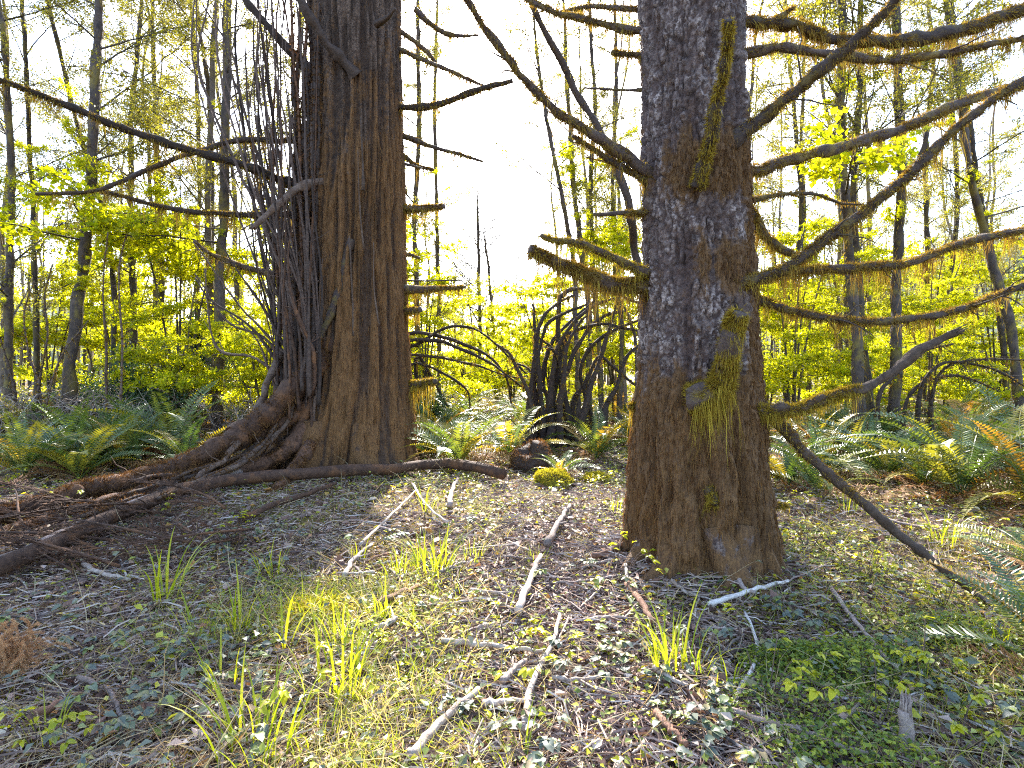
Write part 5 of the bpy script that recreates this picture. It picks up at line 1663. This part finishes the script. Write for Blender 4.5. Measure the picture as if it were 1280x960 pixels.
for a in [
        ([(648, 778), (660, 745), (676, 705)], 9, 'pale_wood', 'pale straight stick pointing along the path'),
        ([(655, 930), (664, 872), (690, 820), (700, 780)], 8, 'pale_wood', 'long crooked pale stick running along the path'),
        ([(552, 815), (610, 821), (678, 829)], 8, 'pale_wood', 'pale stick lying across the path'),
        ([(574, 862), (595, 805), (624, 757)], 3.5, 'grey_wood', 'thin straight twig crossing the pale stick'),
        ([(512, 965), (558, 915), (598, 878)], 11, 'pale_wood', 'thick pale stick at the near end of the path'),
        ([(603, 895), (630, 893), (658, 892)], 8, 'pale_wood', 'short pale stick beside the crooked one'),
        ([(628, 868), (642, 853), (657, 840)], 9, 'grey_wood', 'short stubby stick above the short pale one'),
        ([(886, 768), (930, 752), (985, 736)], 8, 'birch', 'white barked stick at the foot of the scaly trunk'),
        ([(975, 738), (1010, 722), (1040, 708)], 3, 'grey_wood', 'thin grey twig running on from the white barked stick'),
        ([(918, 884), (946, 832), (941, 795), (930, 770)], 6, 'birch', 'crooked white twig beside the dark brambles'),
        ([(905, 904), (980, 924), (1085, 962)], 8, 'grey_wood', 'long grey stick in front of the tiny leaved shrub'),
        ([(820, 908), (836, 928), (858, 950)], 10, 'red_wood', 'short reddish stick with a broken end'),
        ([(1038, 880), (1130, 889), (1200, 909), (1285, 946)], 5, 'birch', 'long thin white stick passing the broken stub'),
        ([(1148, 832), (1152, 870), (1150, 908)], 6, 'birch', 'short white stick behind the broken stub'),
        ([(1038, 745), (1070, 790), (1112, 842)], 6, 'grey_wood', 'grey stick sloping through the green shrubs'),
        ([(1060, 700), (1130, 725), (1205, 748)], 4, 'grey_wood', 'thin stick under the leaning branch'),
        ([(1100, 655), (1160, 668), (1225, 678)], 4.5, 'grey_wood', 'forked grey stick below the big fern'),
        ([(98, 862), (135, 880), (152, 912)], 7, 'grey_wood', 'forked dead stick among bramble leaves'),
        ([(104, 716), (130, 728), (162, 736)], 6, 'pale_wood', 'curved white twig on the dark boughs'),
        ([(124, 690), (146, 700), (160, 732)], 4, 'birch', 'thin white twig hooked beside the curved one'),
        ([(38, 915), (70, 900), (105, 884)], 11, 'red_wood', 'dark reddish stick by the brown dead spray'),
        ([(468, 800), (482, 794), (496, 786)], 8, 'pale_wood', 'short pale chip of wood by the path edge'),
        ([(470, 768), (495, 758), (522, 744)], 10, 'red_wood', 'mossy brown stick between grass tufts'),
        ([(550, 726), (566, 718), (582, 713)], 5, 'grey_wood', 'small twig pointing at the broad grass tuft'),
        ([(588, 748), (610, 751), (636, 752)], 5, 'pale_wood', 'small pale stick across the path litter'),
        ([(684, 690), (698, 664), (712, 640)], 8, 'grey_wood', 'grey stick beside the bend of the path'),
        ([(740, 705), (765, 698), (792, 684)], 7, 'red_wood', 'orange brown root end sticking out from the scaly trunk'),
        ([(784, 742), (800, 762), (814, 790)], 9, 'red_wood', 'rotten reddish stick in front of the scaly trunk'),
        ([(782, 715), (784, 735), (785, 748)], 6, 'birch', 'short white stub at the foot of the scaly trunk'),
        ([(728, 788), (760, 783), (785, 785)], 5, 'grey_wood', 'small grey stick left of the rotten reddish one'),
        ([(768, 794), (785, 776), (798, 758)], 4, 'grey_wood', 'thin twig beside the rotten reddish stick'),
        ([(790, 813), (825, 818), (868, 820)], 4, 'pale_wood', 'thin pale twig behind the grass shoots'),
        ([(840, 735), (855, 748), (872, 756)], 5, 'pale_wood', 'pale splinter under the white barked stick'),
        ([(690, 862), (720, 864), (752, 860)], 6, 'pale_wood', 'pale stick under the bramble patch'),
        ([(818, 850), (835, 862), (860, 872)], 7, 'pale_wood', 'whitish stick below the grass shoots'),
        ([(895, 925), (935, 948), (1000, 952)], 5, 'birch', 'white twig close to the long grey stick'),
        ([(998, 938), (1050, 915), (1085, 880)], 6, 'pale_wood', 'pale twig crossing the long thin white stick'),
        ([(1100, 800), (1135, 830), (1140, 860)], 4.5, 'pale_wood', 'bent pale twig behind the white stick'),
        ([(915, 715), (930, 738), (945, 752)], 7, 'grey_wood', 'stubby grey twig leaning on the white barked stick'),
        ([(300, 660), (345, 640), (420, 612)], 8, 'root', 'brown mossy stick lying below the ridged trunk'),
        ([(450, 690), (500, 640), (520, 618)], 4, 'pale_wood', 'thin pale dead stalk arching beside the brambles'),
        ([(515, 610), (535, 640), (560, 660)], 4, 'pale_wood', 'thin pale stalk hanging off the fallen limb'),
        ([(562, 640), (566, 620), (572, 605)], 6, 'grey_wood', 'hooked grey twig near the end of the fallen limb'),
        ([(430, 730), (445, 705), (465, 690)], 6, 'pale_wood', 'short pale stalk in the grass below the ridged trunk')]:
    stick(a[0], a[1], a[2], a[3], forks=1 if a[1] > 4 else 0)
stick([(628, 606), (595, 597), (540, 591), (480, 600), (380, 606), (300, 612), (200, 640), (100, 690), (-10, 738)], 15, 'root', 'long brown fallen limb lying in front of the ridged trunk', 'fallen_limb', 0.05, 'fallen limbs', 0.9, 3, 12)
stick([(-10, 735), (60, 705), (130, 668), (200, 640), (260, 618), (300, 608)], 13, 'grey_wood', 'bare grey fallen limb sloping out of the brown one', 'fallen_limb', 0.10, 'fallen limbs', 0.8, 3, 10)
TWIG_MARKS = [[(60, 'under the grey fallen limb'), (200, 'by the tall pale green grass tuft'), (330, 'under the brambles below the ridged trunk'), (450, 'below the ridged trunk'), (545, 'around the broad lush grass tuft'),
               (610, 'by the small pale stick across the path'), (665, 'around the pale straight stick'), (730, 'by the orange brown root end'), (800, 'around the rotten reddish stick'), (920, 'around the white barked stick'),
               (1060, 'by the grey sloping stick'), (1150, 'under the leaning branch'), (1250, 'at the tip of the leaning branch')],
              [(40, 'by the rust brown needle clump'), (130, 'around the forked dead stick'), (240, 'in the brambles by the large grass tuft'), (330, 'around the large grass tuft'), (420, 'around the dense upright tuft'),
               (500, 'by the thick pale stick'), (570, 'by the thin straight twig'), (630, 'around the short pale stick'), (680, 'along the long crooked stick'), (760, 'in the bramble patch by the crooked stick'),
               (840, 'around the reddish broken stick'), (930, 'around the crooked white twig'), (1010, 'in the tiny leaved shrub'), (1120, 'by the broken stub'), (1220, 'along the long thin white stick')]]
for k in range(220):
    cx, row = (U(430, 1000), U(690, 955)) if k % 3 else (U(0, 1280), U(660, 955))
    a, ln = U(0, PI), U(20, 75)
    stick([(cx, row), (cx + math.cos(a) * ln * .5 + U(-4, 4), row + math.sin(a) * ln * .22), (cx + math.cos(a) * ln, row + math.sin(a) * ln * 0.5)], U(2, 5),
          ['grey_wood', 'pale_wood', 'twig', 'red_wood', 'grey_wood'][k % 5], 'small loose twig in the litter ' + near(cx, TWIG_MARKS[0] if row < 790 else TWIG_MARKS[1]), 'fallen_twig', 0.012, 'small loose twigs', 0.5, 0, 6)


def bough(seed):
    """dead spruce bough, flat, feathered with twigs, along +X"""
    r = np.random.default_rng(seed)
    mb = MB()
    q = np.linspace(0, 1, 12)
    c = np.stack([q * 1.4, 0.10 * np.sin(q * 3 + seed), 0.03 + 0.06 * np.sin(q * PI)], -1)
    mb.add(*tube(c, np.linspace(0.016, 0.005, 12), 6, 0.2, seed))
    for k in range(30):
        s = r.uniform(0.05, 1)
        p = np.array([np.interp(s, q, c[:, a]) for a in range(3)])
        sg = r.choice([-1, 1])
        ln = r.uniform(0.12, 0.42) * (1.15 - 0.7 * s)
        dr = unit(np.array([r.uniform(0.3, 0.9), sg, r.uniform(-0.08, 0.2)]))
        e = p + dr * ln
        mb.add(*tube(np.array([p, (p + e) / 2 + r.normal(0, .012, 3), e]), [0.005, 0.004, 0.002], 4))
        for j in range(6):
            f = r.uniform(0.2, 1)
            b = p + dr * ln * f
            e2 = b + unit(dr + np.array([r.uniform(-.2, .4), r.uniform(-1, 1), r.uniform(-.15, .35)])) * r.uniform(0.04, 0.13)
            mb.add(*tube(np.array([b, e2]), [0.004, 0.002], 3))
    return mb.mesh('dead_bough', M['root'])


BG = [bough(s) for s in range(5)]
for k in range(30):
    cx, row = U(-120, 330), U(640, 790)
    if row > 700 + 0.30 * max(0, 260 - cx):
        row = U(640, 700)
    c = P(cx, row)
    o = obj('dead_bough', BG[k % 5], None, tuple(c + [0, 0, U(0.01, 0.16)]), (U(-0.35, 0.35), U(-0.18, 0.18), PI + U(-0.7, 1.3)), U(0.5, 1.0))
    tag(o, 'brown dead spruce bough in the heap ' + near(cx, [(-60, 'at the far end of the drooping limbs'), (60, 'under the grey fallen limb'), (160, 'beneath the bend of the grey fallen limb'), (270, 'near the brambles below the trunk')]), 'branch', 'heap of dead spruce boughs')


# brown dead needle spray
def spray(seed):
    r = np.random.default_rng(seed)
    q = np.linspace(0, 1, 10)
    c = np.stack([q * 0.34, 0.02 * np.sin(q * 4), 0.20 * np.sin(q * 2.2)], -1)
    mb = MB()
    mb.add(*tube(c, np.linspace(0.003, 0.001, 10), 4))
    n = 520
    s = r.uniform(0.05, 1, n)
    p = np.stack([np.interp(s, q, c[:, a]) for a in range(3)], -1)
    a = r.uniform(0, 2 * PI, n)
    D = np.stack([np.full(n, 0.7), np.cos(a), np.sin(a)], -1)
    V, T = leaves(p, D, r.normal(0, 1, (n, 3)), r.uniform(0.018, 0.032, n), np.full(n, 0.0028), 0.1)
    mb.add(V, None, T)
    return mb.mesh('needle_spray', M['dead_needles'], False)


SPR = [spray(s) for s in range(3)]
dsp = thing('dead_needle_clump', 'rust brown clump of dead conifer needle sprays beside the brambles', 'branch', P(12, 862))
for k in range(80):
    obj('needle_spray', SPR[k % 3], dsp, (U(-0.07, 0.05), U(-0.05, 0.05), U(0.05, 0.15)), (U(-0.7, 0.7), U(-1.3, 0.55), k * 2.399), U(0.36, 0.56))


# mossy mounds, dark hole lump and broken stub
def lump(name, label, cat, c, w, h, m, moss_m=None, nm=0, seed=0, group=None, ragged=0.0):
    nu, nv = 40, 18
    u = np.linspace(0, 2 * PI, nu, endpoint=False)
    v = np.linspace(0, 1, nv)
    Uu, Vv = np.meshgrid(u, v)
    prof = np.cos(Vv * PI / 2) ** (0.55 if not ragged else 0.25)
    rr = w * prof * (1 + 0.30 * (fbm(Uu / (2 * PI) * 6, Vv * 3, seed, 3, 6) - 0.5) * 2) + 0.002
    hh = h * np.sin(Vv * PI / 2) * (1 + ragged * (vnoise(Uu / (2 * PI) * 9, Vv * 0, seed + 4, 9) - 0.5))
    V = np.stack([rr * np.cos(Uu), rr * np.sin(Uu) * 0.8, hh - 0.04], -1).reshape(-1, 3)
    i = np.arange(nv - 1)[:, None] * nu
    j = np.arange(nu)[None, :]
    Qd = np.stack([i + j, i + (j + 1) % nu, i + nu + (j + 1) % nu, i + nu + j], -1).reshape(-1, 4)
    root = thing(name, label, cat, c, U(0, 6), group)
    obj('body', new_mesh('body', V, [Qd], m), root)
    if nm:
        idx = rng.integers(0, len(V), nm)
        nn = unit(V[idx] * [1, 1, 1.2] + [0, 0, 0.02])
        mm = MB()
        mm.add(*strands(V[idx] + rng.normal(0, w * 0.03, (nm, 3)), nn + rng.normal(0, 0.4, (nm, 3)), U(0.02, 0.06, nm), U(0.003, 0.006, nm), 0.1, 0.4))
        obj('moss', mm.mesh('moss', M[moss_m]), root, kind='stuff')


lump('mossy_mound', 'round golden green mossy mound beside the path', 'moss', P(690, 606), 0.26, 0.22, M['soil'], 'moss_green', 3500, 3, 'mossy mounds')
lump('mossy_mound', 'low mossy mound between the round one and the scaly trunk', 'moss', P(745, 600), 0.24, 0.12, M['soil'], 'moss_green', 2500, 5, 'mossy mounds')
lump('mossy_mound', 'mossy hump of ground in the grass by the path', 'moss', P(400, 765), 0.28, 0.09, M['soil'], 'moss_green', 2500, 8, 'mossy mounds')
lump('dark_hole_lump', 'dark lump standing for a shaded hole and root plate under silvery ferns', 'stump', P(663, 590), 0.32, 0.42, M['dark_branch'], 'moss_brown', 2600, 11, None, 0.6)  # solid dark lump added for a shaded hole and root plate
sp = P(1128, 940)
sb = thing('broken_stub', 'short grey broken stub standing beside the long thin white stick', 'stump', sp)
q = np.linspace(0, 1, 12)
mb = MB()
bp = np.stack([0.012 * np.sin(q * 3) + 0.015 * q, 0.01 * q, q * 0.19 - 0.03], -1)
mb.add(*tube(bp, 0.030 - 0.006 * q, 12, 0.3, 5))
mb.add(*splinters(bp[-1], np.array([0.05, 0.0, 1.0]), 0.024, 10))
obj('shaft', mb.mesh('shaft', M['grey_wood']), sb)


# spruce cones
def cone_mesh():
    mb = MB()
    n = 90
    k = np.arange(n)
    t = k / n
    a = k * 2.39996
    rr = 0.013 * np.sin(np.clip(t * 0.95 + 0.06, 0, 1) * PI) ** 0.6
    p = np.stack([t * 0.075, np.cos(a) * rr * 0.5, np.sin(a) * rr * 0.5], -1)
    D = np.stack([np.full(n, 0.8), np.cos(a), np.sin(a)], -1)
    V, T = leaves(p, D, np.stack([np.full(n, -0.8), np.cos(a), np.sin(a)], -1), 0.013, 0.013, 0.1)
    mb.add(V, None, T)
    mb.add(*tube(np.array([[0, 0, 0], [0.035, 0, 0], [0.075, 0, 0]]), [0.004, 0.009, 0.002], 6))
    return mb.mesh('spruce_cone', M['cone'], False)


CN = cone_mesh()
for k, (cx, row) in enumerate([(525, 945), (522, 930), (692, 905), (735, 912), (615, 870), (780, 925), (560, 890), (660, 800), (845, 960), (700, 760)]):
    c = P(cx, row)
    tag(obj('spruce_cone', CN, None, tuple(c + [0, 0, 0.018]), (U(0, 3), U(-0.2, 0.2), U(0, 6)), U(0.9, 1.2)), 'small brown spruce cone lying in the needle litter', 'cone', 'spruce cones')
